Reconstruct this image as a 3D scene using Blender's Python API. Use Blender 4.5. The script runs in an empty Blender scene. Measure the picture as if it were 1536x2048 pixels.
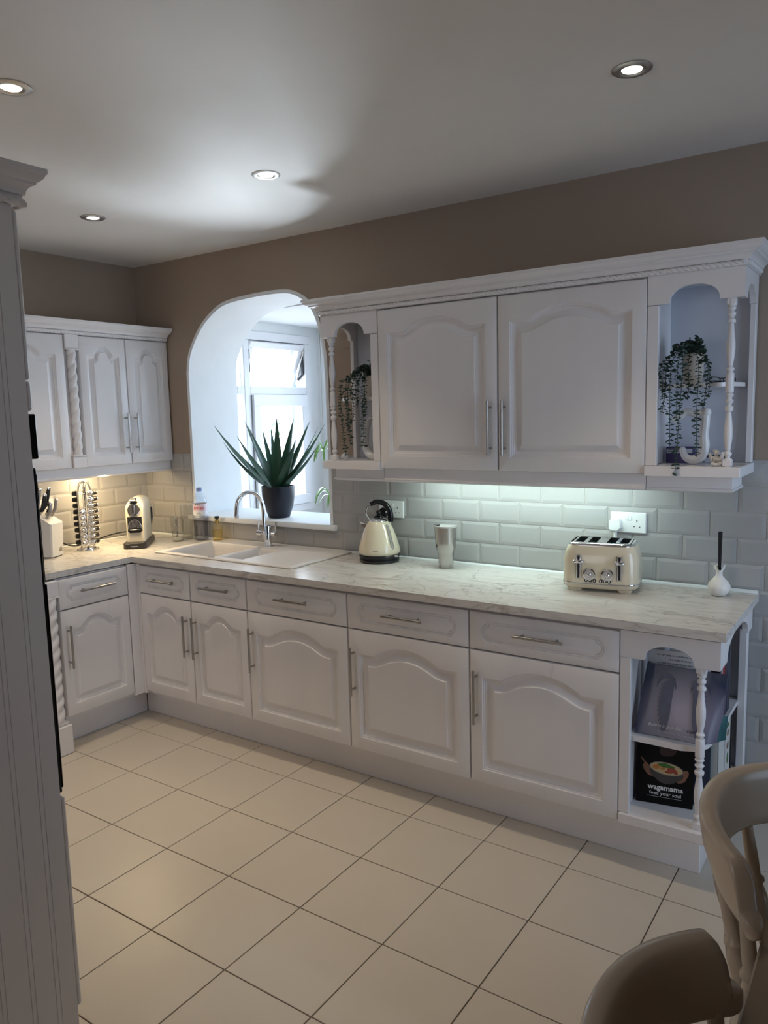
import bpy, bmesh, math, random
from mathutils import Vector, Matrix, Euler
from math import sin, cos, pi, radians, sqrt
random.seed(7)
S = bpy.context.scene
COL = S.collection
# ---------------------------------------------------------------- camera
cam_d = bpy.data.cameras.new('camera'); cam = bpy.data.objects.new('camera', cam_d); COL.objects.link(cam)
CP = Vector((4.025, -3.1859, 1.6266)); yaw, pit, rol = 0.6026, -0.1264, -0.0260
f_ = Vector((-sin(yaw)*cos(pit), cos(yaw)*cos(pit), sin(pit)))
r_ = Vector((cos(yaw), sin(yaw), 0)); u_ = r_.cross(f_)
R_ = cos(rol)*r_ + sin(rol)*u_; U_ = -sin(rol)*r_ + cos(rol)*u_
cam.matrix_world = Matrix((( R_.x, U_.x, -f_.x, CP.x), (R_.y, U_.y, -f_.y, CP.y), (R_.z, U_.z, -f_.z, CP.z), (0,0,0,1)))
cam_d.sensor_fit = 'HORIZONTAL'; cam_d.sensor_width = 36.0; cam_d.lens = 1536.9954*36/1536; cam_d.clip_start = .05
S.camera = cam
# ---------------------------------------------------------------- world, exposure, large lights
S.view_settings.view_transform = 'Standard'; S.view_settings.look = 'None'
S.view_settings.gamma = 1.0; S.view_settings.exposure = 0.1
try: S.view_settings.use_curve_mapping = False
except Exception: pass
S.cycles.use_denoising = True
S.cycles.max_bounces = 10; S.cycles.diffuse_bounces = 5; S.cycles.glossy_bounces = 5
S.cycles.transmission_bounces = 10; S.cycles.transparent_max_bounces = 16
S.cycles.sample_clamp_indirect = 4.0; S.cycles.caustics_reflective = False; S.cycles.caustics_refractive = False
W = bpy.data.worlds.new('sky'); S.world = W; W.use_nodes = True
bg = W.node_tree.nodes['Background']; bg.inputs[0].default_value = (.66, .82, 1.0, 1); bg.inputs[1].default_value = 7.0

def area(name, loc, tgt, sx, sy, power, col, spread=None):
    l = bpy.data.lights.new(name, 'AREA'); l.shape = 'RECTANGLE'; l.size = sx; l.size_y = sy; l.energy = power; l.color = col
    if spread: l.spread = spread
    o = bpy.data.objects.new(name, l); COL.objects.link(o); o.location = loc
    o.rotation_euler = (Vector(tgt)-Vector(loc)).to_track_quat('-Z', 'Y').to_euler()
    return o
# daylight from the glazed doors of the room, behind and to the right of the camera
area('patio_door_daylight', (5.3, -.95, 1.3), (3.5, -.25, 1.1), 1.1, 1.9, 9, (.58, .76, 1.0), radians(105))
area('rear_window_daylight', (2.1, -5.1, 1.6), (2.1, 0, 1.2), 2.6, 1.3, 19, (.95, .93, 1.0))
sun_d = bpy.data.lights.new('sun', 'SUN'); sun_d.energy = 16.0; sun_d.angle = radians(1.0); sun_d.color = (1, .97, .92)
sun = bpy.data.objects.new('sun', sun_d); COL.objects.link(sun); sun.rotation_euler = Vector((.72, .42, -.75)).to_track_quat('-Z', 'Y').to_euler()

area('porch_ceiling_fill', (.62,.98,.72), (1.85,-1.15,2.56), .30, .20, 4.2, (.75,.88,1.0), radians(34))  # added lamp hidden below the sill, throws the pale patch on the ceiling

# ---------------------------------------------------------------- helpers
def tag(o, label=None, cat=None, group=None, kind=None):
    if label: o['label'] = label
    if cat: o['category'] = cat
    if group: o['group'] = group
    if kind: o['kind'] = kind
    return o
def thing(name, label, cat, loc=(0,0,0), rz=0, group=None):
    o = bpy.data.objects.new(name, None); COL.objects.link(o); o.empty_display_size = .05
    o.location = loc; o.rotation_euler = (0,0,rz)
    return tag(o, label, cat, group)
def copy_tree(o, parent=None):
    c = o.copy(); COL.objects.link(c); c.parent = parent
    for ch in list(o.children): copy_tree(ch, c)
    return c
class MB:
    def __init__(s): s.v = []; s.f = []
    def add(s, vs, fs, M=None):
        n = len(s.v)
        s.v += [tuple(M @ Vector(p)) if M is not None else tuple(p) for p in vs]
        s.f += [tuple(i+n for i in f) for f in fs]; return s
    def box(s, x0, x1, y0, y1, z0, z1, M=None):
        vs = [(x,y,z) for z in (z0,z1) for y in (y0,y1) for x in (x0,x1)]
        return s.add(vs, [(0,2,3,1),(4,5,7,6),(0,1,5,4),(2,6,7,3),(0,4,6,2),(1,3,7,5)], M)
    def cbox(s, x0, x1, y0, y1, z0, z1, c, M=None):
        # box with chamfered edges on all sides
        P = [(x0,x1),(y0,y1),(z0,z1)]
        vs = []; ix = {}
        for sx in (0,1):
            for sy in (0,1):
                for sz in (0,1):
                    b = [P[0][sx],P[1][sy],P[2][sz]]; sg = [1-2*sx,1-2*sy,1-2*sz]
                    for a in range(3):
                        p = [b[i]+(0 if i==a else sg[i]*c) for i in range(3)]
                        ix[(sx,sy,sz,a)] = len(vs); vs.append(tuple(p))
        fs = []
        for a in range(3):
            o1, o2 = [i for i in range(3) if i!=a]
            for sd in (0,1):
                q = []
                for (i,j) in ((0,0),(1,0),(1,1),(0,1)):
                    k = [0,0,0]; k[a]=sd; k[o1]=i; k[o2]=j; q.append(ix[(k[0],k[1],k[2],a)])
                fs.append(tuple(q))
        for a in range(3):
            o1, o2 = [i for i in range(3) if i!=a]
            for i in (0,1):
                for j in (0,1):
                    k0=[0,0,0];k0[o1]=i;k0[o2]=j;k1=list(k0);k1[a]=1
                    fs.append((ix[(*k0,o1)],ix[(*k1,o1)],ix[(*k1,o2)],ix[(*k0,o2)]))
        for sx in (0,1):
            for sy in (0,1):
                for sz in (0,1): fs.append(tuple(ix[(sx,sy,sz,a)] for a in range(3)))
        return s.add(vs, fs, M)
    def rings(s, rs, closed=True, cap=(True,True), M=None, loop=False):
        n = len(rs[0]); vs = [p for r in rs for p in r]; fs = []
        m = len(rs)
        for i in range(m if loop else m-1):
            a = i*n; b = ((i+1)%m)*n
            for j in range(n if closed else n-1):
                k = (j+1)%n; fs.append((a+j, a+k, b+k, b+j))
        if not loop:
            if cap[0]: fs.append(tuple(reversed(range(n))))
            if cap[1]: fs.append(tuple((m-1)*n+j for j in range(n)))
        return s.add(vs, fs, M)
    def lathe(s, prof, seg=24, M=None, cap=(True,True), sx=1, sy=1):
        rs = [[(r*cos(2*pi*j/seg)*sx, r*sin(2*pi*j/seg)*sy, z) for j in range(seg)] for r, z in prof]
        return s.rings(rs, True, cap, M)
    def tube(s, pts, rad, seg=8, cap=True, M=None):
        pts = [Vector(p) for p in pts]; n = len(pts); rs = []
        up = Vector((0,0,1))
        t0 = (pts[1]-pts[0]).normalized()
        if abs(t0.dot(up)) > .95: up = Vector((1,0,0))
        nrm = (up - t0*up.dot(t0)).normalized()
        for i, p in enumerate(pts):
            t = (pts[min(i+1,n-1)]-pts[max(i-1,0)]).normalized()
            nrm = (nrm - t*nrm.dot(t)).normalized(); b = t.cross(nrm)
            r = rad[i] if isinstance(rad,(list,tuple)) else rad
            rs.append([tuple(p + (nrm*cos(2*pi*j/seg)+b*sin(2*pi*j/seg))*r) for j in range(seg)])
        return s.rings(rs, True, (cap,cap), M)
    def prism(s, poly, axis, a0, a1, M=None):
        # poly 2D points, extruded on axis 'x','y','z'
        def P(p, a):
            if axis=='x': return (a,p[0],p[1])
            if axis=='y': return (p[0],a,p[1])
            return (p[0],p[1],a)
        return s.rings([[P(p,a0) for p in poly],[P(p,a1) for p in poly]], True, (True,True), M)
    def sphere(s, c, r, seg=12, rg=8, M=None, sc=(1,1,1)):
        rs = [[(c[0]+sc[0]*r*sin(pi*i/rg)*cos(2*pi*j/seg), c[1]+sc[1]*r*sin(pi*i/rg)*sin(2*pi*j/seg), c[2]-sc[2]*r*cos(pi*i/rg)) for j in range(seg)] for i in range(1,rg)]
        n = len(s.v); s.rings(rs, True, (False,False), M)
        a = (c[0],c[1],c[2]-sc[2]*r); b = (c[0],c[1],c[2]+sc[2]*r)
        if M is not None: a = tuple(M@Vector(a)); b = tuple(M@Vector(b))
        s.v += [a,b]; m = len(s.v)
        for j in range(seg):
            k=(j+1)%seg; s.f.append((m-2, n+k, n+j)); s.f.append((m-1, n+(rg-2)*seg+j, n+(rg-2)*seg+k))
        return s
    def build(s, name, mat, parent=None, smooth=None, bevel=0, subd=0, loc=None, M=None):
        me = bpy.data.meshes.new(name); me.from_pydata(s.v, [], s.f); me.update()
        bm = bmesh.new(); bm.from_mesh(me)
        bmesh.ops.recalc_face_normals(bm, faces=bm.faces)
        if bevel:
            ed = [e for e in bm.edges if len(e.link_faces)==2 and e.calc_face_angle(0) > .5]
            bmesh.ops.bevel(bm, geom=ed, offset=bevel, segments=2, affect='EDGES', profile=.5)
        bm.to_mesh(me); bm.free()
        if smooth is None: smooth = 35
        if smooth:
            me.polygons.foreach_set('use_smooth', [True]*len(me.polygons))
            try: me.set_sharp_from_angle(angle=radians(smooth))
            except Exception: pass
        me.materials.append(mat)
        o = bpy.data.objects.new(name, me); COL.objects.link(o); o.parent = parent
        if subd:
            m = o.modifiers.new('subd','SUBSURF'); m.levels = subd; m.render_levels = subd
        if loc: o.location = loc
        return o
def Rt(rx=0, ry=0, rz=0, loc=(0,0,0), sc=1):
    return Matrix.Translation(loc) @ Euler((rx,ry,rz)).to_matrix().to_4x4() @ Matrix.Scale(sc,4)
def spline(pts, n=8):
    # catmull-rom through pts
    P = [Vector(p) for p in pts]; P = [2*P[0]-P[1]] + P + [2*P[-1]-P[-2]]; out = []
    for i in range(1, len(P)-2):
        for k in range(n):
            t = k/n; a,b,c,d = P[i-1:i+3]
            out.append(.5*((2*b)+(c-a)*t+(2*a-5*b+4*c-d)*t*t+(3*b-a-3*c+d)*t**3))
    out.append(P[-2]); return out
_txt = {}
def text(body, size, M, mat, parent, name='lettering', ext=.0004, bold=0, align='CENTER'):
    c = bpy.data.curves.new(name, 'FONT'); c.body = body; c.size = size; c.extrude = ext; c.align_x = align; c.align_y = 'CENTER'; c.offset = bold
    c.resolution_u = 2
    t = bpy.data.objects.new('tmp', c); COL.objects.link(t)
    bpy.context.view_layer.update()
    me = bpy.data.meshes.new_from_object(t.evaluated_get(bpy.context.evaluated_depsgraph_get()))
    bpy.data.objects.remove(t); me.name = name
    me.transform(M); me.materials.clear(); me.materials.append(mat)
    o = bpy.data.objects.new(name, me); COL.objects.link(o); o.parent = parent
    return o
# ---------------------------------------------------------------- materials
def srgb(r, g, b):
    f = lambda c: (c/255/12.92 if c/255 <= .04045 else ((c/255+.055)/1.055)**2.4)
    return (f(r), f(g), f(b), 1)
def mat(name, col, rough=.5, metal=0, bump=0, bscale=60, var=0, vscale=8, spec=None, coat=0, trans=0, ior=1.45, emit=None, es=0, stretch=None):
    m = bpy.data.materials.new(name); m.use_nodes = True; nt = m.node_tree; b = nt.nodes['Principled BSDF']
    b.inputs['Base Color'].default_value = col; b.inputs['Roughness'].default_value = rough; b.inputs['Metallic'].default_value = metal
    b.inputs['IOR'].default_value = ior
    if coat: b.inputs['Coat Weight'].default_value = coat; b.inputs['Coat Roughness'].default_value = .08
    if spec is not None: b.inputs['Specular IOR Level'].default_value = spec
    if trans: b.inputs['Transmission Weight'].default_value = trans
    if emit: b.inputs['Emission Color'].default_value = emit; b.inputs['Emission Strength'].default_value = es
    tc = nt.nodes.new('ShaderNodeTexCoord'); src = tc.outputs['Object']
    if stretch:
        mp = nt.nodes.new('ShaderNodeMapping'); mp.inputs['Scale'].default_value = stretch; nt.links.new(src, mp.inputs[0]); src = mp.outputs[0]
    n = nt.nodes.new('ShaderNodeTexNoise'); n.inputs['Scale'].default_value = vscale; n.inputs['Detail'].default_value = 4; nt.links.new(src, n.inputs['Vector'])
    mx = nt.nodes.new('ShaderNodeMix'); mx.data_type = 'RGBA'
    v = var if var else .04
    mx.inputs['A'].default_value = tuple(min(1,c*(1-v)) for c in col[:3])+(1,); mx.inputs['B'].default_value = tuple(min(1,c*(1+v)) for c in col[:3])+(1,)
    nt.links.new(n.outputs['Fac'], mx.inputs['Factor']); nt.links.new(mx.outputs['Result'], b.inputs['Base Color'])
    if bump:
        n2 = nt.nodes.new('ShaderNodeTexNoise'); n2.inputs['Scale'].default_value = bscale; n2.inputs['Detail'].default_value = 3; nt.links.new(src, n2.inputs['Vector'])
        bp = nt.nodes.new('ShaderNodeBump'); bp.inputs['Strength'].default_value = bump; bp.inputs['Distance'].default_value = .002
        nt.links.new(n2.outputs['Fac'], bp.inputs['Height']); nt.links.new(bp.outputs[0], b.inputs['Normal'])
    return m
M_ = {}
M_['paint'] = mat('painted_cabinet_white', (.76,.738,.742,1), .30, bump=.12, bscale=25, stretch=(1,1,.25))
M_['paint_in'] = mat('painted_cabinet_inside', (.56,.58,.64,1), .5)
M_['wall'] = mat('taupe_wall_paint', (.33,.262,.208,1), .85, bump=.25, bscale=180, var=.05, vscale=2)
M_['ceil'] = mat('ceiling_paint', (.80,.775,.745,1), .9, bump=.15, bscale=120, var=.02)
M_['white'] = mat('white_plaster', (.83,.86,.88,1), .6, bump=.05, bscale=60)
M_['upvc'] = mat('white_upvc', (.84,.86,.9,1), .3)
M_['chrome'] = mat('chrome', (.82,.82,.83,1), .07, 1)
M_['steel'] = mat('brushed_steel', (.62,.6,.57,1), .28, 1, var=.12, vscale=30, stretch=(1,1,.05))
M_['handle'] = mat('handle_steel', (.40,.385,.365,1), .22, 1)
M_['black'] = mat('black_plastic', (.012,.012,.014,1), .35)
M_['blackgloss'] = mat('black_gloss', (.008,.008,.01,1), .12)
M_['sock'] = mat('white_socket_plastic', (.83,.85,.84,1), .25)
M_['floor'] = mat('floor_tile', (.60,.543,.460,1), .30, bump=.08, bscale=12, var=.07, vscale=3.5)
M_['grout'] = mat('floor_grout', (.14,.10,.07,1), .9)
M_['wtile'] = mat('metro_tile_glaze', (.39,.385,.382,1), .13, bump=.15, bscale=14, var=.04)
M_['wgrout'] = mat('wall_grout', (.5,.48,.46,1), .8)
M_['sink'] = mat('sink_composite', (.72,.69,.66,1), .35)
M_['cream'] = mat('cream_enamel', (.72,.64,.48,1), .18, coat=.6)
M_['chair'] = mat('cream_chair_paint', (.44,.36,.27,1), .28, bump=.1, bscale=40, coat=.2)
M_['lidplastic'] = mat('clear_lid_plastic', (.45,.44,.42,1), .08)
def marble():
    m = bpy.data.materials.new('marble_laminate'); m.use_nodes = True; nt = m.node_tree; b = nt.nodes['Principled BSDF']
    b.inputs['Roughness'].default_value = .22
    tc = nt.nodes.new('ShaderNodeTexCoord'); mp = nt.nodes.new('ShaderNodeMapping'); nt.links.new(tc.outputs['Object'], mp.inputs[0])
    mp.inputs['Rotation'].default_value = (.15,.35,radians(-14)); mp.inputs['Scale'].default_value = (1.1, 5.0, 3.0)
    def vein(scale, lo, hi, dist):
        n = nt.nodes.new('ShaderNodeTexNoise'); n.inputs['Scale'].default_value = scale; n.inputs['Detail'].default_value = 6; n.inputs['Distortion'].default_value = dist
        nt.links.new(mp.outputs[0], n.inputs['Vector'])
        a = nt.nodes.new('ShaderNodeMath'); a.operation = 'SUBTRACT'; a.inputs[1].default_value = .5; nt.links.new(n.outputs['Fac'], a.inputs[0])
        c = nt.nodes.new('ShaderNodeMath'); c.operation = 'ABSOLUTE'; nt.links.new(a.outputs[0], c.inputs[0])
        r = nt.nodes.new('ShaderNodeValToRGB'); r.color_ramp.elements[0].position = lo; r.color_ramp.elements[1].position = hi
        r.color_ramp.elements[0].color = (1,1,1,1); r.color_ramp.elements[1].color = (0,0,0,1); nt.links.new(c.outputs[0], r.inputs[0]); return r
    v1 = vein(1.6, .0, .018, .6); v2 = vein(3.4, .0, .05, .9)
    base = nt.nodes.new('ShaderNodeMix'); base.data_type='RGBA'; base.inputs['A'].default_value = (.66,.64,.61,1); base.inputs['B'].default_value = (.50,.47,.44,1)
    s2 = nt.nodes.new('ShaderNodeMath'); s2.operation='MULTIPLY'; s2.inputs[1].default_value=.45; nt.links.new(v2.outputs[0], s2.inputs[0]); nt.links.new(s2.outputs[0], base.inputs['Factor'])
    m2 = nt.nodes.new('ShaderNodeMix'); m2.data_type='RGBA'; m2.inputs['B'].default_value = (.30,.25,.21,1); nt.links.new(base.outputs['Result'], m2.inputs['A'])
    nz = nt.nodes.new('ShaderNodeTexNoise'); nz.inputs['Scale'].default_value = 2.5; nt.links.new(tc.outputs['Object'], nz.inputs['Vector'])
    rr = nt.nodes.new('ShaderNodeValToRGB'); rr.color_ramp.elements[0].position=.42; rr.color_ramp.elements[1].position=.62; nt.links.new(nz.outputs['Fac'], rr.inputs[0])
    s1 = nt.nodes.new('ShaderNodeMath'); s1.operation='MULTIPLY'; nt.links.new(v1.outputs[0], s1.inputs[0]); nt.links.new(rr.outputs[0], s1.inputs[1])
    s3 = nt.nodes.new('ShaderNodeMath'); s3.operation='MULTIPLY'; s3.inputs[1].default_value=.7; nt.links.new(s1.outputs[0], s3.inputs[0]); nt.links.new(s3.outputs[0], m2.inputs['Factor'])
    mp3 = nt.nodes.new('ShaderNodeMapping'); mp3.inputs['Rotation'].default_value = (0,radians(35),radians(-20)); mp3.inputs['Scale'].default_value = (1.5,2.2,7.0); nt.links.new(tc.outputs['Object'], mp3.inputs[0])
    n3 = nt.nodes.new('ShaderNodeTexNoise'); n3.inputs['Scale'].default_value = 2.2; n3.inputs['Detail'].default_value = 8; n3.inputs['Distortion'].default_value = .35; nt.links.new(mp3.outputs[0], n3.inputs['Vector'])
    a3 = nt.nodes.new('ShaderNodeMath'); a3.operation='SUBTRACT'; a3.inputs[1].default_value=.52; nt.links.new(n3.outputs['Fac'], a3.inputs[0])
    b3 = nt.nodes.new('ShaderNodeMath'); b3.operation='ABSOLUTE'; nt.links.new(a3.outputs[0], b3.inputs[0])
    r3 = nt.nodes.new('ShaderNodeValToRGB'); r3.color_ramp.elements[0].color=(.42,.42,.42,1); r3.color_ramp.elements[1].color=(0,0,0,1); r3.color_ramp.elements[1].position=.010; nt.links.new(b3.outputs[0], r3.inputs[0])
    m3 = nt.nodes.new('ShaderNodeMix'); m3.data_type='RGBA'; m3.inputs['B'].default_value=(.20,.15,.12,1); nt.links.new(m2.outputs['Result'], m3.inputs['A']); nt.links.new(r3.outputs[0], m3.inputs['Factor'])
    nt.links.new(m3.outputs['Result'], b.inputs['Base Color']); return m
M_['marble'] = marble()
def glassmat(name, col, rough=0.02, gl=.12, op=0.0):
    # thin pane: mostly clear with a reflective coat
    m = bpy.data.materials.new(name); m.use_nodes = True; nt = m.node_tree; nt.nodes.remove(nt.nodes['Principled BSDF'])
    out = nt.nodes['Material Output']; tr = nt.nodes.new('ShaderNodeBsdfTransparent'); tr.inputs[0].default_value = col
    g_ = nt.nodes.new('ShaderNodeBsdfGlossy'); g_.inputs['Roughness'].default_value = rough
    lw0 = nt.nodes.new('ShaderNodeLayerWeight'); lw0.inputs['Blend'].default_value = .5; pw = nt.nodes.new('ShaderNodeMath'); pw.operation = 'POWER'; pw.inputs[1].default_value = 4.0; nt.links.new(lw0.outputs['Facing'], pw.inputs[0])
    lw = nt.nodes.new('ShaderNodeMath'); lw.operation = 'MULTIPLY_ADD'; lw.inputs[1].default_value = .75; lw.inputs[2].default_value = .04; nt.links.new(pw.outputs[0], lw.inputs[0])
    tc = nt.nodes.new('ShaderNodeTexCoord'); nz = nt.nodes.new('ShaderNodeTexNoise'); nz.inputs['Scale'].default_value = 8; nt.links.new(tc.outputs['Object'], nz.inputs['Vector'])
    bp = nt.nodes.new('ShaderNodeBump'); bp.inputs['Strength'].default_value = .05; nt.links.new(nz.outputs['Fac'], bp.inputs['Height']); nt.links.new(bp.outputs[0], g_.inputs['Normal'])
    mx = nt.nodes.new('ShaderNodeMixShader'); nt.links.new(lw.outputs[0], mx.inputs[0]); nt.links.new(tr.outputs[0], mx.inputs[1]); nt.links.new(g_.outputs[0], mx.inputs[2])
    nt.links.new(mx.outputs[0], out.inputs[0]); return m
M_['glass'] = glassmat('window_pane_glass', (.97,.98,1,1))
# ================================================================ room shell
H = 2.563; YB = -5.2; XR = 6.2; WT = .38
def struct(o): o['kind'] = 'structure'; return o
ARCH = [(.45,1.02),(.45,1.3),(.45,1.6),(.451,1.85)] + [tuple(p[:2]) for p in spline([(.451,1.90,0),(.478,2.01,0),(.562,2.13,0),(.66,2.21,0),(.778,2.262,0),(.974,2.281,0),(1.18,2.283,0),(1.30,2.262,0),(1.40,2.19,0),(1.455,2.07,0),(1.482,1.93,0)],5)] + [(1.486,1.80),(1.487,1.5),(1.487,1.25),(1.487,1.02)]
def offset_path(P, d):
    out = []
    for i, p in enumerate(P):
        a = Vector(P[max(i-1,0)]); b = Vector(P[min(i+1,len(P)-1)]); t = (b-a).normalized(); n = Vector((-t.y, t.x))
        out.append((p[0]+n.x*d, p[1]+n.y*d))
    return out
AO = offset_path(ARCH, .02)      # the hole in the taupe wall, filled by the white lining
b = MB()
def wall_face(y, path, flip):
    x0, x1 = path[0][0], path[-1][0]
    rs = [[(p[0], y, p[1]) for p in path], []]
    for p in path:
        rs[1].append((p[0], y, H))
    vs = rs[0]+rs[1]; n = len(path)
    b.add(vs, [(i, i+1, n+i+1, n+i) for i in range(n-1) if abs(vs[i][0]-vs[i+1][0])>1e-6])
    b.add([(-.1,y,-.05),(x0,y,-.05),(x0,y,H),(-.1,y,H)], [(0,1,2,3)])
    b.add([(x1,y,-.05),(XR,y,-.05),(XR,y,H),(x1,y,H)], [(0,1,2,3)])
    b.add([(x0,y,-.05),(x1,y,-.05),(x1,y,path[-1][1]),(x0,y,path[0][1])], [(0,1,2,3)])
wall_face(0, AO, 0); wall_face(WT, AO, 1)
n = len(AO)
b.add([(p[0],0,p[1]) for p in AO]+[(p[0],WT,p[1]) for p in AO], [(i,i+1,n+i+1,n+i) for i in range(n-1)]+[(n-1,0,n,2*n-1)])
wall_back = struct(b.build('wall_back', M_['wall'], smooth=0))
b = MB(); A2 = ARCH; n = len(A2)
y0, y1 = -.004, WT+.004
rows = [[(p[0],y0,p[1]) for p in AO],[(p[0],y0,p[1]) for p in A2],[(p[0],y1,p[1]) for p in A2],[(p[0],y1,p[1]) for p in AO]]
b.rings(rows, closed=False, cap=(False,False), loop=True)
struct(b.build('trim_1', M_['white'], smooth=50))['label'] = 'white plastered lining of the arched opening'
wall_left = struct(MB().box(-.1, 0, YB-.1, WT, -.05, H).build('wall_left', M_['wall'], smooth=0))
struct(MB().box(XR, XR+.1, YB-.1, WT, -.05, H).build('wall_right', M_['wall'], smooth=0))
struct(MB().box(-.1, XR+.1, YB-.1, YB, -.05, H).build('wall_front', M_['wall'], smooth=0))
struct(MB().box(-.1, XR+.1, YB-.1, WT, H, H+.08).build('ceiling', M_['ceil'], smooth=0))
floor = struct(MB().box(-.1, XR+.1, YB-.1, WT, -.08, -.0035).build('floor', M_['grout'], smooth=0))
# floor tiles, each its own slab
GX, GY, TX, TY = .7472, -.7171, .3337, .3429
def tile_mesh(w, h, t, c, nm, m):
    q = MB(); q.rings([[(0,0,0),(w,0,0),(w,h,0),(0,h,0)],[(0,0,t-c),(w,0,t-c),(w,h,t-c),(0,h,t-c)],[(c,c,t),(w-c,c,t),(w-c,h-c,t),(c,h-c,t)]])
    o = q.build(nm, m, smooth=0); me = o.data; bpy.data.objects.remove(o); return me
g = .004
ftm = [tile_mesh(TX-g, TY-g, .0035, .0012, 'tile', M_['floor']) for _ in range(1)]
for i in range(-2, 13):
    for j in range(-2, 9):
        o = bpy.data.objects.new('tile', ftm[0]); COL.objects.link(o); o.parent = floor
        o.location = (GX+i*TX+g/2, GY-(j+1)*TY+g/2+TY, -.0035)
        o.rotation_euler = (random.uniform(-.0008,.0008), random.uniform(-.0008,.0008), 0)
b = MB()
for i in range(-3, 17):
    for j in range(-3, 14):
        if -2 <= i < 13 and -2 <= j < 9: continue
        x = GX+i*TX+g/2; y = GY-j*TY+g/2
        if x < 0 or x+TX > XR or y-0 > 0 or y < YB: continue
        b.box(x, x+TX-g, y, y+TY-g, -.0035, 0)
tag(b.build('tile_surround', M_['floor'], floor, smooth=0), 'floor tiles beyond the view', kind='stuff')
# wall tiles: bevelled metro tiles, one object each
TWD, THT = .202, .1004
_tc = {}
def metro(w, h, cl, cr, cb, ct):
    k = (round(w,3), round(h,3), cl, cr, cb, ct)
    if k in _tc: return _tc[k]
    t0, t1, bv = .0042, .0072, .0135; e = .001
    a = [(0,0,0),(w,0,0),(w,0,h),(0,0,h)]; a1 = [(x, -t0, z) for x,_,z in a]
    L = bv if cl else 0; Rr = bv if cr else 0; B = bv if cb else 0; T = bv if ct else 0
    a2 = [(L,-t1 ,B),(w-Rr,-t1,B),(w-Rr,-t1,h-T),(L,-t1,h-T)]
    if not cl: a1[0]=(0,-t1 if not cb else -t0,0)
    q = MB(); q.rings([a, a1, a2]); o = q.build('tile', M_['wtile'], smooth=0); me = o.data; bpy.data.objects.remove(o); _tc[k] = me; return me
def tile_zone(parent, u0, u1, z0, z1, uorg, place, holes=()):
    gg = .0015; r = math.floor((1.218-z1)/THT)-1
    while True:
        zt = 1.218-r*THT; zb = zt-THT
        if zt <= z0+.004: break
        a, c = max(zb, z0), min(zt, z1)
        if c-a > .008:
            off = 0 if r % 2 == 0 else .5
            k = math.floor((u0-uorg)/TWD-off)-1
            while uorg+(k+off)*TWD < u1:
                ul = uorg+(k+off)*TWD; ur = ul+TWD; l, rr = max(ul,u0), min(ur,u1)
                segs = [(l, rr)]
                for (h0,h1,hz0,hz1) in holes:
                    if c > hz0+.002 and a < hz1-.002:
                        ns = []
                        for (s0,s1) in segs:
                            if s1 <= h0 or s0 >= h1: ns.append((s0,s1)); continue
                            if s0 < h0: ns.append((s0,h0))
                            if s1 > h1: ns.append((h1,s1))
                        segs = ns
                for (s0,s1) in segs:
                    if s1-s0 > .012:
                        me = metro(s1-s0-2*gg, c-a-2*gg, s0<=ul+1e-6, s1>=ur-1e-6, a<=zb+1e-6, c>=zt-1e-6)
                        o = bpy.data.objects.new('tile', me); COL.objects.link(o); o.parent = parent; place(o, s0+gg, a+gg)
                k += 1
        r += 1
def pl_back(o, u, z): o.location = (u, 0, z)
def pl_left(o, u, z): o.location = (0, u, z); o.rotation_euler = (0,0,pi/2)
tile_zone(wall_back, 0.0, 3.75, .913, 1.4188, 1.9728, pl_back, holes=[(.428,1.508,1.0195,1.6)])
tile_zone(wall_back, 3.75, 4.35, .0, 1.4188, 1.9728, pl_back)
tile_zone(wall_back, 3.52, 3.75, .0, .905, 1.9728, pl_back)
tile_zone(wall_left, -1.35, -.0, .913, 1.378, -.05, pl_left)
# thin grout bed behind the tiles
MB().box(0,.428,-.0022,0,.905,1.419).box(.428,1.508,-.0022,0,.905,1.02).box(1.508,4.35,-.0022,0,.905,1.419).box(3.5,4.35,-.0022,0,0,.905).build('tile_grout', M_['wgrout'], wall_back, smooth=0)
MB().box(0,.0022,-1.35,0,.905,1.38).build('tile_grout', M_['wgrout'], wall_left, smooth=0)
struct(MB().box(4.36, XR, -.018, 0, 0, .12).build('baseboard_back', M_['paint'], bevel=.004))
# window sill of the arch
sl = MB(); sl.prism([(.405,-.034),(1.541,-.034),(1.541,-.008),(1.486,-.008),(1.486,.37),(.4515,.37),(.4515,-.008),(.405,-.008)], 'z', 1.0215, 1.0515)
tag(struct(sl.build('window_sill', M_['white'], bevel=.005)), 'white sill board across the arched opening')
# ---- porch beyond the arch
PX, PY, PH = .3, 1.405, 2.275
pb = MB()
pb.box(PX-.12, PX, WT, .50, -.05, PH).box(PX-.12, PX, 1.29, PY+.1, -.05, PH).box(PX-.12, PX, .50, 1.29, -.05, .93).box(PX-.12,PX,.50,1.29,2.212,PH)
struct(pb.build('wall_porch_side', M_['white'], smooth=0))
pb = MB(); pb.box(PX, .62, PY, PY+.1, -.05, PH).box(.62, 3.0, PY, PY+.1, -.05, .9).box(.62,3.0,PY,PY+.1,2.1,PH).box(2.2,3.0,PY,PY+.1,.9,2.1)
struct(pb.build('wall_porch_rear', M_['white'], smooth=0))
struct(MB().box(3.0,3.1,WT,PY+.1,-.05,PH).build('wall_porch_end', M_['white'], smooth=0))
struct(MB().box(PX-.12,3.1,WT,PY+.1,PH,PH+.08).build('ceiling_porch', M_['white'], smooth=0))
struct(MB().box(PX-.12,3.1,WT,PY+.1,-.08,0).build('floor_porch', M_['floor'], smooth=0))
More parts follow.
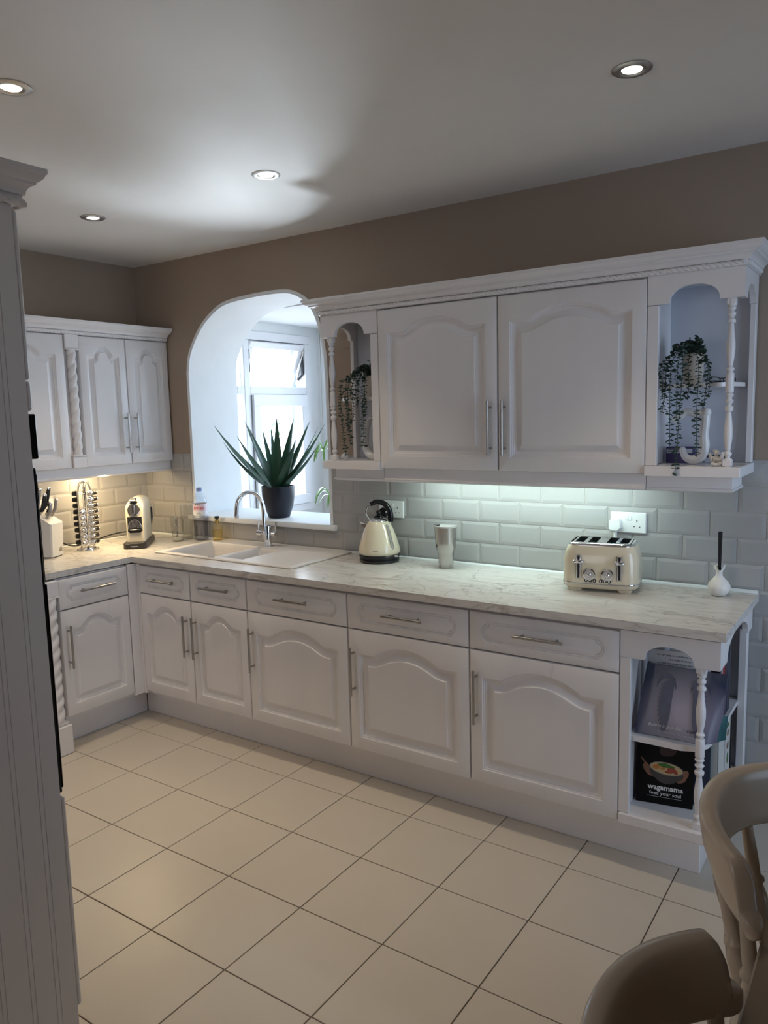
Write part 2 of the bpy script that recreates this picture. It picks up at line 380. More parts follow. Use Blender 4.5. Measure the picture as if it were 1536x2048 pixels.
# window_1: fixed frame, lower casement, open top-hung sash, panes
wn = tag(bpy.data.objects.new('window_1', None), 'white framed window beyond the arch with top light propped open', kind='structure'); COL.objects.link(wn); wn.location = (PX, .5, .93)
def wy(b_, x0, x1, y0, y1, z0, z1, c=.004): return b_.cbox(x0-PX, x1-PX, y0-.5, y1-.5, z0-.93, z1-.93, c)
q = MB()
for a in [(.24,.315,.50,1.29,2.150,2.210),(.24,.315,.50,1.29,.93,.985),(.24,.315,.50,.53,.985,2.15),(.24,.315,1.235,1.29,.985,2.15),(.24,.315,.598,.655,.985,2.15),(.24,.315,.53,.598,1.785,1.838),(.24,.315,.655,1.235,1.785,1.838)]: wy(q,*a)
q.build('window_frame', M_['upvc'], wn)
q = MB()
for a in [(.25,.335,.658,1.232,1.705,1.782),(.25,.335,.658,1.232,.988,1.06),(.25,.335,.658,.722,1.06,1.705),(.25,.335,1.165,1.232,1.06,1.705)]: wy(q,*a)
cs = q.build('casement', M_['upvc'], wn)
q = MB(); wy(q,.28,.286,.722,1.165,1.06,1.705,.001); q.build('pane', M_['glass'], cs)
q = MB(); wy(q,.316,.318,.6565,.6585,.99,1.783,.0003); wy(q,.316,.318,1.232,1.2345,.99,1.783,.0003); q.build('rubber_seal', M_['black'], cs)
Ms = Rt(0, radians(24), 0, loc=(0,0,2.148-.93))   # hinged at the head, foot swung out
def sash(y0, y1):
    z0 = -.305
    q = MB()
    for a in [(-.03,.025,y0,y1,-.045,0),(-.03,.025,y0,y1,z0,z0+.045),(-.03,.025,y0,y0+.045,z0+.045,-.045),(-.03,.025,y1-.045,y1,z0+.045,-.045)]:
        q.cbox(a[0],a[1],a[2]-.5,a[3]-.5,a[4],a[5],.004,Ms)
    s = q.build('opening_sash', M_['upvc'], wn)
    q = MB().box(-.006,0,y0+.045-.5,y1-.045-.5,z0+.045,-.045,Ms); q.build('pane', M_['glass'], s)
    return s
s = sash(.665, 1.225)
q = MB(); q.tube([(.012,.72,1.17),(-.05,.722,.99),(-.075,.722,.93)],.006); q.build('stay', M_['steel'], s)
q = MB(); q.cbox(-.016,.004,.718,.73,1.0,1.19,.002); q.cbox(-.02,.0,.165,.177,1.0,1.19,.002); q.tube([(-.01,.725,1.0),(-.05,.725,.965)],.007); q.build('stay', M_['black'], s)
q = MB(); wy(q,.305,.312,.665,1.225,2.1495,2.156,.001); q.build('rubber_seal', M_['black'], s)
q = MB(); wy(q,.28,.286,.53,.598,.985,1.785,.001); wy(q,.28,.286,.53,.598,1.838,2.15,.001); q.build('pane', M_['glass'], wn)
# window_2 in the rear porch wall
wn2 = tag(bpy.data.objects.new('window_2', None), 'white framed window in the sunlit rear wall beyond the arch', kind='structure'); COL.objects.link(wn2); wn2.location = (.62, PY, .9)
q = MB()
for a in [(0,.06,0,1.2),(1.52,1.58,0,1.2),(.76,.82,.06,1.14),(.06,1.52,0,.06),(.06,1.52,1.14,1.2)]: q.cbox(a[0],a[1],-.01,.06,a[2],a[3],.004)
q.build('window_frame', M_['upvc'], wn2)
MB().box(.06,.76,.02,.026,.06,1.14).box(.82,1.52,.02,.026,.06,1.14).build('pane', M_['glass'], wn2)
# outside
M_['patio'] = mat('concrete_patio', (.55,.53,.5,1), .9, bump=.3, var=.1)
struct(MB().box(-14, 14, WT+.1, 16, -.25, -.085).box(-14,-.2,-8,WT+.1,-.25,-.085).build('patio_ground', M_['patio'], smooth=0))
# ================================================================ fitted units
def resample(P, n):
    P = [Vector(p) for p in P]; L = [0]
    for a, c in zip(P, P[1:]): L.append(L[-1]+(c-a).length)
    out = []; j = 0
    for i in range(n):
        t = L[-1]*i/(n-1)
        while j < len(L)-2 and L[j+1] < t: j += 1
        k = (t-L[j])/max(1e-9, L[j+1]-L[j]); out.append(P[j].lerp(P[j+1], min(1,k)))
    return out
def cath(w, h, il, ib, sh, ap, chord, d, smooth=0):
    """cathedral contour inset by d; returns loop: left side up, top left shoulder, arc, right shoulder, right side down, bottom"""
    cx = w/2; sag = sh-ap; c2 = chord/2; R0 = (c2*c2+sag*sag)/(2*sag); cy = h-ap-R0
    R = R0-d if (w > .45 or d < .023) else R0-.023-(d-.023)*.35; xl, xr, zb, zs = il+d, w-il-d, ib+d, h-sh-d
    dz = zs-cy; hx = sqrt(max(R*R-dz*dz, 1e-6)); th = math.atan2(dz, hx)
    if dz < 0: hx = R; th = 0.0
    left = resample([(xl,zb),(xl,zs)], 6)
    s1 = resample([(xl,zs),(cx-hx,zs)], 5)[1:]
    arc = [Vector((cx-R*cos(th+(pi-2*th)*i/20), cy+R*sin(th+(pi-2*th)*i/20))) for i in range(21)][1:]
    s2 = resample([(cx+hx,zs),(xr,zs)], 5)[1:]
    right = resample([(xr,zs),(xr,zb)], 6)[1:]
    bot = resample([(xr,zb),(xl,zb)], 8)[1:-1]
    top = [left[-1]]+s1+arc+s2
    for _ in range(smooth):
        T = [v.copy() for v in top]
        for i in range(1, len(T)-1): top[i].y = (T[i-1].y+2*T[i].y+T[i+1].y)/4
    return left[:-1]+top+right+bot, (len(left)-1, len(top), len(right))
def door_mesh(w, h, t=.02, narrow=False, arch=True):
    # front at y = -t, back at y = 0, local x 0..w, z 0..h
    il = .052 if w > .45 else .045; ib = .055; sh = .104 if w > .45 else .1; ap = .052 if w > .45 else .05
    chord = w-2*il-.165 if w > .45 else (w-2*il)*.60
    if not arch: pass
    prof = [(0,0,0),(.0015,-.004,0),(.0065,-.0048,0),(.008,-.009,0),(.013,-.0098,0),(.0145,-.0135,0),(.0195,-.0145,0),(.023,-.016,2),(.028,-.0155,3),(.049,-.0055,8),(.0505,-.002,8),(.053,-.001,8),(.0545,-.001,8)]
    if w < .45: prof = [(d*(.85 if d > .02 else 1), z, s) for d, z, s in prof]
    m = MB(); loops = []
    for d, z, sm in prof:
        L, cnt = cath(w, h, il, ib, sh, ap, chord, d, sm); loops.append([(p.x, -t-z if False else -(t+z), p.y) for p in L])
    n = len(loops[0]); a, tp, r = cnt
    e = .0045
    def rim(y, off):
        out = []
        for i, p in enumerate(loops[0]):
            x, z = p[0], p[2]
            if i < a: q = (off, y, off+(h-2*off)*i/a)
            elif i < a+tp: q = (off+(w-2*off)*(i-a)/(tp-1), y, h-off)
            elif i < a+tp+r: q = (w-off, y, h-off-(h-2*off)*(i-a-tp+1)/r)
            else: q = (w-off-(w-2*off)*(i-a-tp-r+1)/(n-a-tp-r+0), y, off)
            out.append(q)
        return out
    rs = [rim(0,0), rim(-(t-e),0), rim(-(t-.0012),.0018), rim(-t,e)] + loops
    m.rings(rs, True, (True, True)); return m
def drawer_mesh(w, h, t=.02):
    il = .052 if w > .5 else .04; ib = .032; z0, z1 = ib, h-ib; bul = .022; hh = (z1-z0)
    def loop(d):
        # straight top/bottom, ends as a curly bracket bulging outwards
        P = []; xl = il+d; zc = h/2; a = hh/2-d; cu = .012
        side = []
        for i in range(13):
            ph = -pi/2+pi*i/12; side.append((-(bul)*cos(ph), (a-cu)*sin(ph)))
        lft = [(xl+bul, zc-a)]+[(xl+bul-.002, zc-a+cu*.6)]+[(xl+bul+s[0], zc+s[1]) for s in side]+[(xl+bul-.002, zc+a-cu*.6)]+[(xl+bul, zc+a)]
        rgt = [(w-x, z) for x, z in reversed(lft)]
        top = [(lft[-1][0]+(rgt[0][0]-lft[-1][0])*k/8, zc+a) for k in range(1,8)]
        bot = [(rgt[-1][0]+(lft[0][0]-rgt[-1][0])*k/8, zc-a) for k in range(1,8)]
        return lft+top+rgt+bot, (len(lft), len(top), len(rgt), len(bot))
    prof = [(0,0),(.0015,-.003),(.003,-.003),(.0045,-.0005),(.0075,-.0005),(.009,-.004),(.011,-.004),(.0125,-.001),(.02,-.0005),(.022,0)]
    loops = []
    for d, z in prof:
        L, c = loop(d); loops.append([(x, -(t+z), zz) for x, zz in L])
    e = .0045; a, tp, r, bt = c
    def rim(y, off):
        W_, H_ = w-2*off, h-2*off; out = []
        out += [(off, y, off+H_*i/(a-1)) for i in range(a)]
        out += [(off+W_*(i+1)/(tp+1), y, h-off) for i in range(tp)]
        out += [(w-off, y, h-off-H_*i/(r-1)) for i in range(r)]
        out += [(w-off-W_*(i+1)/(bt+1), y, off) for i in range(bt)]
        return out
    m = MB(); m.rings([rim(0,0), rim(-(t-e),0), rim(-(t-.0012),.0018), rim(-t,e)]+loops); return m
def bar_handle(parent, c, length, vertical, front, off=.032):
    # c: centre (x,z) on the face at y=front
    q = MB(); a = length/2; p = a-.028
    if vertical:
        q.tube([(c[0],front-off,c[1]-a),(c[0],front-off,c[1]+a)], .006, 12)
        for s_ in (-p,p): q.tube([(c[0],front+.001,c[1]+s_),(c[0],front-off,c[1]+s_)], .0045, 10)
    else:
        q.tube([(c[0]-a,front-off,c[1]),(c[0]+a,front-off,c[1])], .006, 12)
        for s_ in (-p,p): q.tube([(c[0]+s_,front+.001,c[1]),(c[0]+s_,front-off,c[1])], .0045, 10)
    return tag(q.build('handle', M_['handle'], parent), 'brushed steel bar handle')
BD = .5925       # base carcass depth, the doors sit in front
def carcass(w, d, z0, z1, parent, top=True):
    t = .018; q = MB()
    q.box(0,t,-d,-.004,z0,z1).box(w-t,w,-d,-.004,z0,z1).box(t,w-t,-d,-.004,z0,z0+t).box(t,w-t,-.012,-.004,z0+t,z1)
    if top: q.box(t,w-t,-d,-.012,z1-t,z1)
    else: q.box(t,w-t,-d,-d+.018,z1-.06,z1)
    return q.build('carcass', M_['paint'], parent, smooth=0)
ZB, ZD, ZT = .1724, .7134, .868
def base_unit(label, loc, rz, w, doors, hinge, lean=True, top=True, dn=1):
    t = thing('base_cabinet', label, 'cabinet', loc, rz, 'base cabinets')
    carcass(w, BD, .155, .872, t, top)
    dw = w/doors; gp = .0028
    for i in range(doors):
        d = door_mesh(dw-2*gp, ZD-ZB-2*gp).build('door', M_['paint'], t, loc=(i*dw+gp, -BD-.0025, ZB+gp))
        side = hinge[i]; hx = (.030 if side == 'l' else dw-2*gp-.030)
        bar_handle(d, (hx, .53-ZB-gp), .215, True, -.02)
        f = drawer_mesh(dw-2*gp, ZT-ZD-2*gp).build('drawer_front', M_['paint'], t, loc=(i*dw+gp, -BD-.0025, ZD+gp))
        bar_handle(f, (dw/2-gp, .798-ZD-gp), .195 if dw < .5 else .192, False, -.02)
    return t
Q = pi/2
base_unit('white double base cabinet below the sink with two narrow doors', (.6601,0,0), 0, 1.4474-.6601, 2, 'rl', top=False)
base_unit('white base cabinet below the sink drainer, third door from the corner', (1.4474,0,0), 0, 2.0478-1.4474, 1, 'l')
base_unit('white base cabinet below the kettle and steel tumbler', (2.0478,0,0), 0, 2.641-2.0478, 1, 'l')
base_unit('white base cabinet below the toaster beside the open book shelves', (2.641,0,0), 0, 3.2306-2.641, 1, 'l')
# the left run looks along +x: local x runs towards +y
base_unit('narrow white base cabinet on the left run below the capsule rack', (.024,-1.0743,0), Q, 1.0743-.6705, 1, 'l')
base_unit('white base cabinet of the left run left of the twisted column', (.024,-1.765,0), Q, .60, 1, 'l')
cp = thing('corner_post', 'plain white filler post in the inner corner of the base cabinets', 'filler panel', (.62,-.60,0))
q = MB(); q.cbox(-.004,.0178-.0,-.0685,-.004,.155,.872,.002); q.cbox(.0185,.0385,-.012,.006,.155,.872,.002); q.build('post', M_['paint'], cp)
# plinths
pl = thing('plinth', 'long white plinth under the back run of base cabinets', 'plinth', (.53,-.513,0)); 
MB().cbox(0, 3.4867-.53, 0, .018, 0, .153, .002).cbox(3.4867-.53-.018, 3.4867-.53, .018, .505, 0, .153, .002).build('board', M_['paint'], pl)
pl = thing('plinth', 'short white plinth under the left run of base cabinets', 'plinth', (.511,-1.75,0))
MB().cbox(0, .018, 0, 1.75-.514, 0, .153, .002).build('board', M_['paint'], pl)
# worktop with sink cut-out
wt = thing('worktop', 'pale marble effect worktop running round the corner of the kitchen', 'worktop', (0,0,.8797))
TH = .91-.8797; YW, XW, XE = -.6334, .6334, 3.569
SX0, SX1, SY0, SY1 = .672, 1.31, -.489, -.075
q = MB(); z0, z1 = 0, TH
ws = [( .0035, SX0, YW, -.0085), (SX0, SX1, YW, SY0), (SX0, SX1, SY1, -.0085), (SX1, XE, YW, -.0085), (.0035, XW, -1.76, YW)]
vs = {}; bm_v = []; fs = []
xs = [.0035+.005, XW, SX0, SX1, XE]; ys = [-1.76, YW, SY0, SY1, -.0085]
def inside(x, y):
    if not (xs[0] < x < XE): return False
    if y < YW: return x < XW
    return not (SX0 < x < SX1 and SY0 < y < SY1)
def vid(x, y, z):
    k = (x,y,z)
    if k not in vs: vs[k] = len(bm_v); bm_v.append(k)
    return vs[k]
for i in range(4):
    for j in range(4):
        xa, xb, ya, yb = xs[i], xs[i+1], ys[j], ys[j+1]; cx, cy = (xa+xb)/2, (ya+yb)/2
        if not inside(cx, cy): continue
        fs.append([vid(xa,ya,z1),vid(xb,ya,z1),vid(xb,yb,z1),vid(xa,yb,z1)]); fs.append([vid(xa,yb,z0),vid(xb,yb,z0),vid(xb,ya,z0),vid(xa,ya,z0)])
        for (nx, ny, p, r) in ((-1,0,(xa,yb),(xa,ya)),(1,0,(xb,ya),(xb,yb)),(0,-1,(xa,ya),(xb,ya)),(0,1,(xb,yb),(xa,yb))):
            tx = cx+nx*(xb-xa)*.51+nx*1e-4; ty = cy+ny*(yb-ya)*.51+ny*1e-4
            if not inside(tx, ty): fs.append([vid(*p,z0),vid(*r,z0),vid(*r,z1),vid(*p,z1)])
q.v = bm_v; q.f = [tuple(f) for f in fs]
q.build('slab', M_['marble'], wt, smooth=0)
# pale sealing strip along the walls
tag(MB().prism([(-.0085,TH),(-.0205,TH),(-.019,TH+.006),(-.011,TH+.011),(-.0085,TH+.011)], 'x', .02, XE).prism([(.0085,TH),(.0205,TH),(.019,TH+.006),(.011,TH+.011),(.0085,TH+.011)], 'y', -1.76, -.02).build('sealing_strip', M_['sock'], wt), 'white sealing strip along the wall')
q = MB().cbox(XE-.0005, XE+.003, YW, -.0085, 0, TH+.0003, .0005); q.build('edging', M_['marble'], wt)

# ---------------------------------------------------------------- turned spindle, twisted column, rope
def spindle_profile(L, R):
    # symmetrical: square block, beads, vase, beads, centre block, beads, vase (inverted), beads, foot
    k = [(0,1.0),(.035,1.0),(.05,.95),(.055,.5),(.065,.62),(.08,.88),(.095,.6),(.1,.42),(.115,.6),(.13,.85),(.145,.55),(.15,.42),(.16,.6),(.175,.85),(.185,.92),(.19,.7),(.195,.62),(.21,.5),(.26,.62),(.32,.85),(.37,.92),(.41,.82),(.44,.62),(.447,.45),(.455,.6),(.468,.88),(.48,.6),(.487,.5),(.495,.75),(.5,.88)]
    up = [(z*L, r*R) for z, r in k]
    return [(r, z) for z, r in up]
def spindle(parent, x, y, z0, z1, R=.0155, name='spindle'):
    L = z1-z0
    k = [(0,1.0),(.045,1.0),(.052,.55),(.062,.62),(.078,.92),(.092,.6),(.097,.45),(.103,.62),(.12,.66),(.15,.82),(.19,.95),(.23,.93),(.27,.78),(.31,.6),(.33,.52),(.336,.78),(.345,.9),(.36,.95),(.372,.5),(.385,.7),(.397,.95),(.41,.55),(.418,.6),(.432,.95),(.446,.6),(.45,.9),(.5,.92),(.56,.9),(.565,.5),(.575,.7),(.588,.92),(.602,.5),(.606,.62),(.612,.55),(.65,.8),(.7,.97),(.74,.95),(.78,.78),(.83,.6),(.855,.55),(.858,.85),(.868,.92),(.88,.75),(.888,.45),(.9,.75),(.913,.9),(.928,.5),(.935,.75),(.945,.92),(.955,.6),(.958,1.0),(1,1.0)]
    kk = [tuple(p) for p in spline([(r*R, z*L, 0) for z, r in k], 3)]
    q = MB(); q.lathe([(max(.3*R,p[0]), p[1]) for p in kk], 16)
    q.cbox(-R,R,-R,R,0,.045*L,.003); q.cbox(-R*.95,R*.95,-R*.95,R*.95,.963*L,L,.002)
    return q.build(name, M_['paint'], parent, smooth=40, loc=(x,y,z0))
def twist(parent, x, y, z0, z1, R, pitch=.062, name='twisted_column', lobes=2, hand=1):
    n = int((z1-z0)/.004); rs = []
    for i in range(n+1):
        z = (z1-z0)*i/n; rs.append([((R*(.68+.32*abs(cos(.5*lobes*(a-hand*2*pi*z/(pitch*lobes))))))*cos(a), (R*(.68+.32*abs(cos(.5*lobes*(a-hand*2*pi*z/(pitch*lobes))))))*sin(a), z) for a in [2*pi*j/28 for j in range(28)]])
    q = MB(); q.rings(rs); return q.build(name, M_['paint'], parent, smooth=60, loc=(x,y,z0))
def rope(x0, x1, y, z, R=.0085, pitch=.021):
    L = x1-x0; n = int(L/.0024); rs = []
    for i in range(n+1):
        x = L*i/n; rs.append([(x0+x, y+(R*(.60+.50*abs(cos((a-2*pi*x/pitch/2)))))*cos(a)*.9, z+(R*(.60+.50*abs(cos((a-2*pi*x/pitch/2)))))*sin(a)) for a in [2*pi*j/12 for j in range(12)]])
    return MB().rings(rs)
# ---------------------------------------------------------------- wall units
UD = .2535; ZU0, ZU1 = 1.3778, 2.093; UY = -.2743
def wall_unit(label, loc, rz, w, doors, hinge, dz=(ZU0,ZU1)):
    t = thing('wall_cabinet', label, 'cabinet', loc, rz, 'wall cabinets')
    carcass(w, UD, ZU0, ZU1+.002, t)
    dw = w/doors
    for i in range(doors):
        d = door_mesh(dw-.0056, ZU1-ZU0-.0056).build('door', M_['paint'], t, loc=(i*dw+.0028, -UD-.002, ZU0+.0028))
        s_ = hinge[i]
        if s_: bar_handle(d, (.030 if s_ == 'l' else dw-.034, 1.558-ZU0-.002), .225, True, -.02)
    return t
wall_unit('white wall cabinet on the back wall above the kettle, left of the pair', (2.0095,0,0), 0, 2.6057-2.0095, 1, 'r')
wall_unit('white wall cabinet on the back wall above the toaster, right of the pair', (2.6057,0,0), 0, 3.2082-2.6057, 1, 'l')
wall_unit('white double wall cabinet on the left wall nearest the corner', (.0,-.6143,0), Q, .6143-.007, 2, 'rl')
wall_unit('white wall cabinet on the left wall beyond the twisted column', (.0,-1.20,0), Q, .50, 1, 'l')
def pilaster(loc, rz, w, z0, z1, d, floor_block, label):
    t = thing('pilaster', label, 'column', loc, rz, 'twisted pilasters')
    hb = .078; zt = z1
    q = MB(); q.cbox(.004,w-.004,-d+.002,-d+.012,z0,z1,.001); q.box(.004,w-.004,-d+.012,-.004,z0 if not floor_block else .155,z1); q.build('backboard', M_['paint'], t, smooth=0)
    q = MB(); q.cbox(.001,w-.001,-d-.03,-d+.002,z1-hb,z1,.004); q.cbox(-.001 if floor_block else .001,w-.0,-d-.034,-d+.002,z1-hb-.006,z1-hb,.001); q.build('capital', M_['paint'], t)
    bt = .15 if floor_block else hb-.014
    zb = z0 if not floor_block else 0.002
    q = MB(); q.cbox(.001,w-.001,-d-.03,-d+.002,zb,zb+bt,.004); q.cbox(.001,w-.001,-d-.034,-d+.002,zb+bt,zb+bt+.006,.001)
    if floor_block: q.cbox(-.004,w+.004,-d-.05,-.512,zb,zb+.145,.004)
    q.build('base_block', M_['paint'], t)
    twist(t, w/2, -d-.012, zb+bt+.006, z1-hb-.006, (w/2-.016) if not floor_block else .03)
    return t
pilaster((0,-.699,0), Q, .0845, ZU0, 2.097, .255, False, 'twisted white half column between the left wall cabinets')
pilaster((.024,-1.159,0), Q, .0845, .155, .870, .594, True, 'twisted white half column on the left base run, partly behind the oven housing')
# cornice (swept profile) and pelmet
CPROF = [(0,0),(.006,0),(.006,.019),(.013,.020),(.0145,.027),(.019,.033),(.027,.038),(.036,.040),(.037,.0445),(.044,.047),(.053,.053),(.058,.060),(.062,.062),(.062,.072),(0,.072)]
def sweep(prof, path, close_ends=True, zb=0, sgn=1):
    # path: list of (x,y) corners, profile offset to the right-hand side outward
    P = [Vector(p) for p in path]; rs = []
    for i, p in enumerate(P):
        d0 = (P[i]-P[i-1]).normalized() if i > 0 else None; d1 = (P[i+1]-P[i]).normalized() if i < len(P)-1 else None
        n0 = Vector((d0.y,-d0.x)) if d0 else None; n1 = Vector((d1.y,-d1.x)) if d1 else None
        if n0 is None: m = n1
        elif n1 is None: m = n0
        else: m = (n0+n1); m = m/ (m.length**2/2)
        rs.append([(p.x+m.x*a*sgn, p.y+m.y*a*sgn, zb+b_) for a, b_ in prof])
    return MB().rings(rs)
t = thing('cornice', 'white moulded cornice with rope trim along the back wall cabinets', 'cornice', (0,0,2.0953))
yf = -.276
sweep(CPROF, [(1.682,-.002),(1.682,yf),(3.534,yf),(3.534,-.002)]).build('moulding', M_['paint'], t, smooth=25)
MB().box(1.684,3.532,yf+.002,-.004,0,.01).build('top_board', M_['paint'], t, smooth=0)
q = rope(1.682, 3.53, yf-.008, .010); q.build('rope_trim', M_['paint'], t, smooth=50)
q = MB(); r2 = rope(0, .25, 0, 0); Mx = Matrix.Translation((3.534+.008,yf,.010)) @ Euler((0,0,Q)).to_matrix().to_4x4(); q.add(r2.v, r2.f, Mx); q.build('rope_trim', M_['paint'], t, smooth=50)
t = thing('cornice', 'white moulded cornice with rope trim along the left wall cabinets', 'cornice', (0,0,2.0953))
sweep(CPROF, [(.276,-1.21),(.276,-.010)]).build('moulding', M_['paint'], t, smooth=25)
MB().box(.004,.275,-1.21,-.01,0,.01).build('top_board', M_['paint'], t, smooth=0)
q = MB(); r2 = rope(0, 1.18, 0, 0); q.add(r2.v, r2.f, Matrix.Translation((.284,-1.20,.010)) @ Euler((0,0,Q)).to_matrix().to_4x4()); q.build('rope_trim', M_['paint'], t, smooth=50)
PPROF = [(0,0),(.004,0),(.010,.004),(.012,.010),(.012,.0125),(.006,.015),(.006,.0568),(-.012,.0568),(-.012,0)]
PTALL = [(a, .0608 if b_ > .05 else b_) for a, b_ in PPROF]
t = thing('pelmet', 'white light pelmet under the back wall cabinets', 'pelmet', (0,0,1.3165))
for a, c in ((1.734,2.0125),(2.0145,3.2065),(3.2085,3.50)):
    pth = [(a,-.245),(c,-.245)]
    if a < 1.8: pth = [(a,-.06)]+pth
    if c > 3.4: pth = pth+[(c,-.06)]
    sweep(PTALL if 2.0 < a < 3.2 else PPROF, pth).build('board', M_['paint'], t, smooth=25)
t = thing('pelmet', 'white light pelmet under the left wall cabinets', 'pelmet', (0,0,1.3165))
sweep(PTALL, [(.245,-1.21),(.245,-.012)]).build('board', M_['paint'], t, smooth=25)
# ---------------------------------------------------------------- open end units
def arch_header(w0, w1, a0, a1, zb, za, zt):
    # 2D outline in (u,z): board from w0..w1, top zt, lower edge zb with an arch a0..a1 rising to za
    cx = (a0+a1)/2; r = (a1-a0)/2; sag = za-zb
    P = [(w0,zt),(w0,zb),(a0,zb)]
    for i in range(1, 20):
        an = pi-pi*i/20; P.append((cx+r*cos(an), zb+sag*sin(an)**.8))
    return P+[(a1,zb),(w1,zb),(w1,zt)]
def header(q, axis, P, d0, d1):
    # quads between the lower outline and the straight top edge
    lo = P[1:-1]; zt = P[0][1]
    for (a, c) in zip(lo, lo[1:]):
        if abs(a[0]-c[0]) < 1e-6: continue
        q.prism([a, c, (c[0],zt), (a[0],zt)], axis, d0, d1)
def open_wall_unit(label, x0, side):
    # side=+1 opens to the right (unit spans x0..x0+w), -1 mirrored
    w = .325; t = thing('open_shelf_unit', label, 'shelf unit', (x0,0,0), 0)
    sg = side
    def X(a): return a if sg > 0 else w-a
    def bx(q, a, c, *r): 
        u, v = sorted((X(a), X(c))); q.cbox(u, v, *r, .0015)
    q = MB(); bx(q, 0,.018,-UD,-.006,ZU0+.034,2.095); bx(q,0,.04,UY,-UD-.0003,ZU0+.034,1.99); q.build('side_panel', M_['paint'], t, smooth=0)
    q = MB()
    if sg > 0: bx(q, .018,w,-.012,-.0095,ZU0+.034,2.09); q.build('back_panel', M_['paint_in'], t, smooth=0)
    else:
        bx(q, .018,w-.0205,-.012,-.0095,ZU0+.034,2.09); q.build('back_panel', M_['paint_in'], t, smooth=0)
    q = MB()
    P = arch_header(0, w, .075, .245, 1.993, 2.053, 2.095)
    P = [(X(a), z) for a, z in P]
    header(q, 'y', P, UY, UY+.02); q.build('arched_header', M_['paint'], t, smooth=30)
    q = MB(); P = arch_header(UY+.0205, -.006, UY+.06, -.062, 1.993, 2.05, 2.095); u, v = sorted((X(w-.02), X(w))); header(q, 'x', P, u, v); q.build('arched_header', M_['paint'], t, smooth=30)
    q = MB(); bx(q, w-.02,w,-.045,-.006,ZU0+.034,1.993); q.build('rear_stile', M_['paint'], t, smooth=0)
    q = MB(); bx(q, 0, w+.004, UY-.012,-.004,ZU0-.004,ZU0+.033); q.build('bottom_board', M_['paint'], t, smooth=0)
    q = MB(); P = [(X(.0185),-.013),(X(.0185),-.235),(X(.19),-.235)]+[(X(.19+.1*sin(a)),-.135-.1*cos(a)) for a in [radians(k) for k in range(10,90,10)]]+[(X(.296),-.12),(X(.296),-.013)]
    q.prism(P, 'z', 1.694, 1.709); q.build('shelf', M_['paint'], t, smooth=20)
    q = MB(); bx(q, .0185,w-.0205,-UD,-.0125,2.075,2.094); q.build('top_board', M_['paint_in'], t, smooth=0)
    u = X(.281); spindle(t, u, UY+.022, ZU0+.033, 1.993)
    return t
ouR = open_wall_unit('open white wall shelf unit with turned post at the right end, holding a trailing plant', 3.2082, 1)
ouL = open_wall_unit('narrow open white wall shelf unit with turned post beside the arch', 2.0095-.325, -1)
# base open unit
w = 3.553-3.2306
t = thing('open_base_unit', 'open white book shelf unit with turned post at the end of the worktop', 'shelf unit', (3.2306,0,0))
MB().cbox(0,.018,-BD,-.012,.209,.872,.0015).cbox(0,.036,-.614,-BD-.0003,.209,.775,.0015).build('side_panel', M_['paint'], t, smooth=0)
MB().cbox(.0185,w-.01,-.016,-.0125,.209,.87,.0015).build('back_panel', M_['paint_in'], t, smooth=0)
q = MB(); header(q, 'y', arch_header(0, w, .082, .243, .776, .832, .872), -.614, -.594); q.build('arched_header', M_['paint'], t, smooth=30)
q = MB(); header(q, 'x', arch_header(-.5935, -.0165, -.50, -.11, .776, .852, .872), w-.02, w); q.build('arched_header', M_['paint'], t, smooth=30)
MB().cbox(w-.04,w-.01,-.05,-.0165,.209,.775,.003).build('rear_stile', M_['paint'], t, smooth=0)
MB().cbox(0,w-.02,-.62,-.012,.168,.2085,.004).build('bottom_board', M_['paint'], t, smooth=0)
q = MB(); q.prism([(.0185,-.02),(.0185,-.585),(.2,-.585),(.25,-.565),(.275,-.52),(.285,-.44),(.285,-.02)], 'z', .4685, .4855); q.build('shelf', M_['paint'], t, smooth=20)
spindle(t, .262, -.588, .2085, .776, .0165)
# ceiling spots
def spot(label, x, y, warm=True):
    t = thing('ceiling_spotlight', label, 'downlight', (x,y,H), 0, 'recessed ceiling spotlights')
    q = MB(); q.lathe([(.030,-.0005),(.055,-.0005),(.055,-.003),(.047,-.007),(.033,-.006),(.0275,-.002)], 32, cap=(False,False)); q.build('bezel', M_['steel'], t)
    q = MB(); q.lathe([(.0272,-.001),(.0272,-.0035),(.018,-.0042),(.001,-.0045)], 24); q.build('lamp', M_['lamp'], t)
    l = bpy.data.lights.new('spot', 'SPOT'); l.energy = 24; l.color = (1,.80,.56); l.spot_size = radians(84); l.spot_blend = .9; l.shadow_soft_size = .03
    o = bpy.data.objects.new('spot', l); COL.objects.link(o); o.location = (x,y,H-.02)
M_['lamp'] = mat('lit_lamp', (1,.95,.85,1), .5, emit=(1,.9,.72,1), es=14)
spot('ceiling spotlight at the left edge of the photo', 1.893,-1.875)
spot('ceiling spotlight nearest the right end of the cabinets', 3.33,-.901)
spot('ceiling spotlight in front of the arch', 1.899,-.846)
spot('ceiling spotlight nearest the left wall cabinets', .853,-.883)
spot('ceiling spotlight out of view behind the oven housing', .853,-1.9)
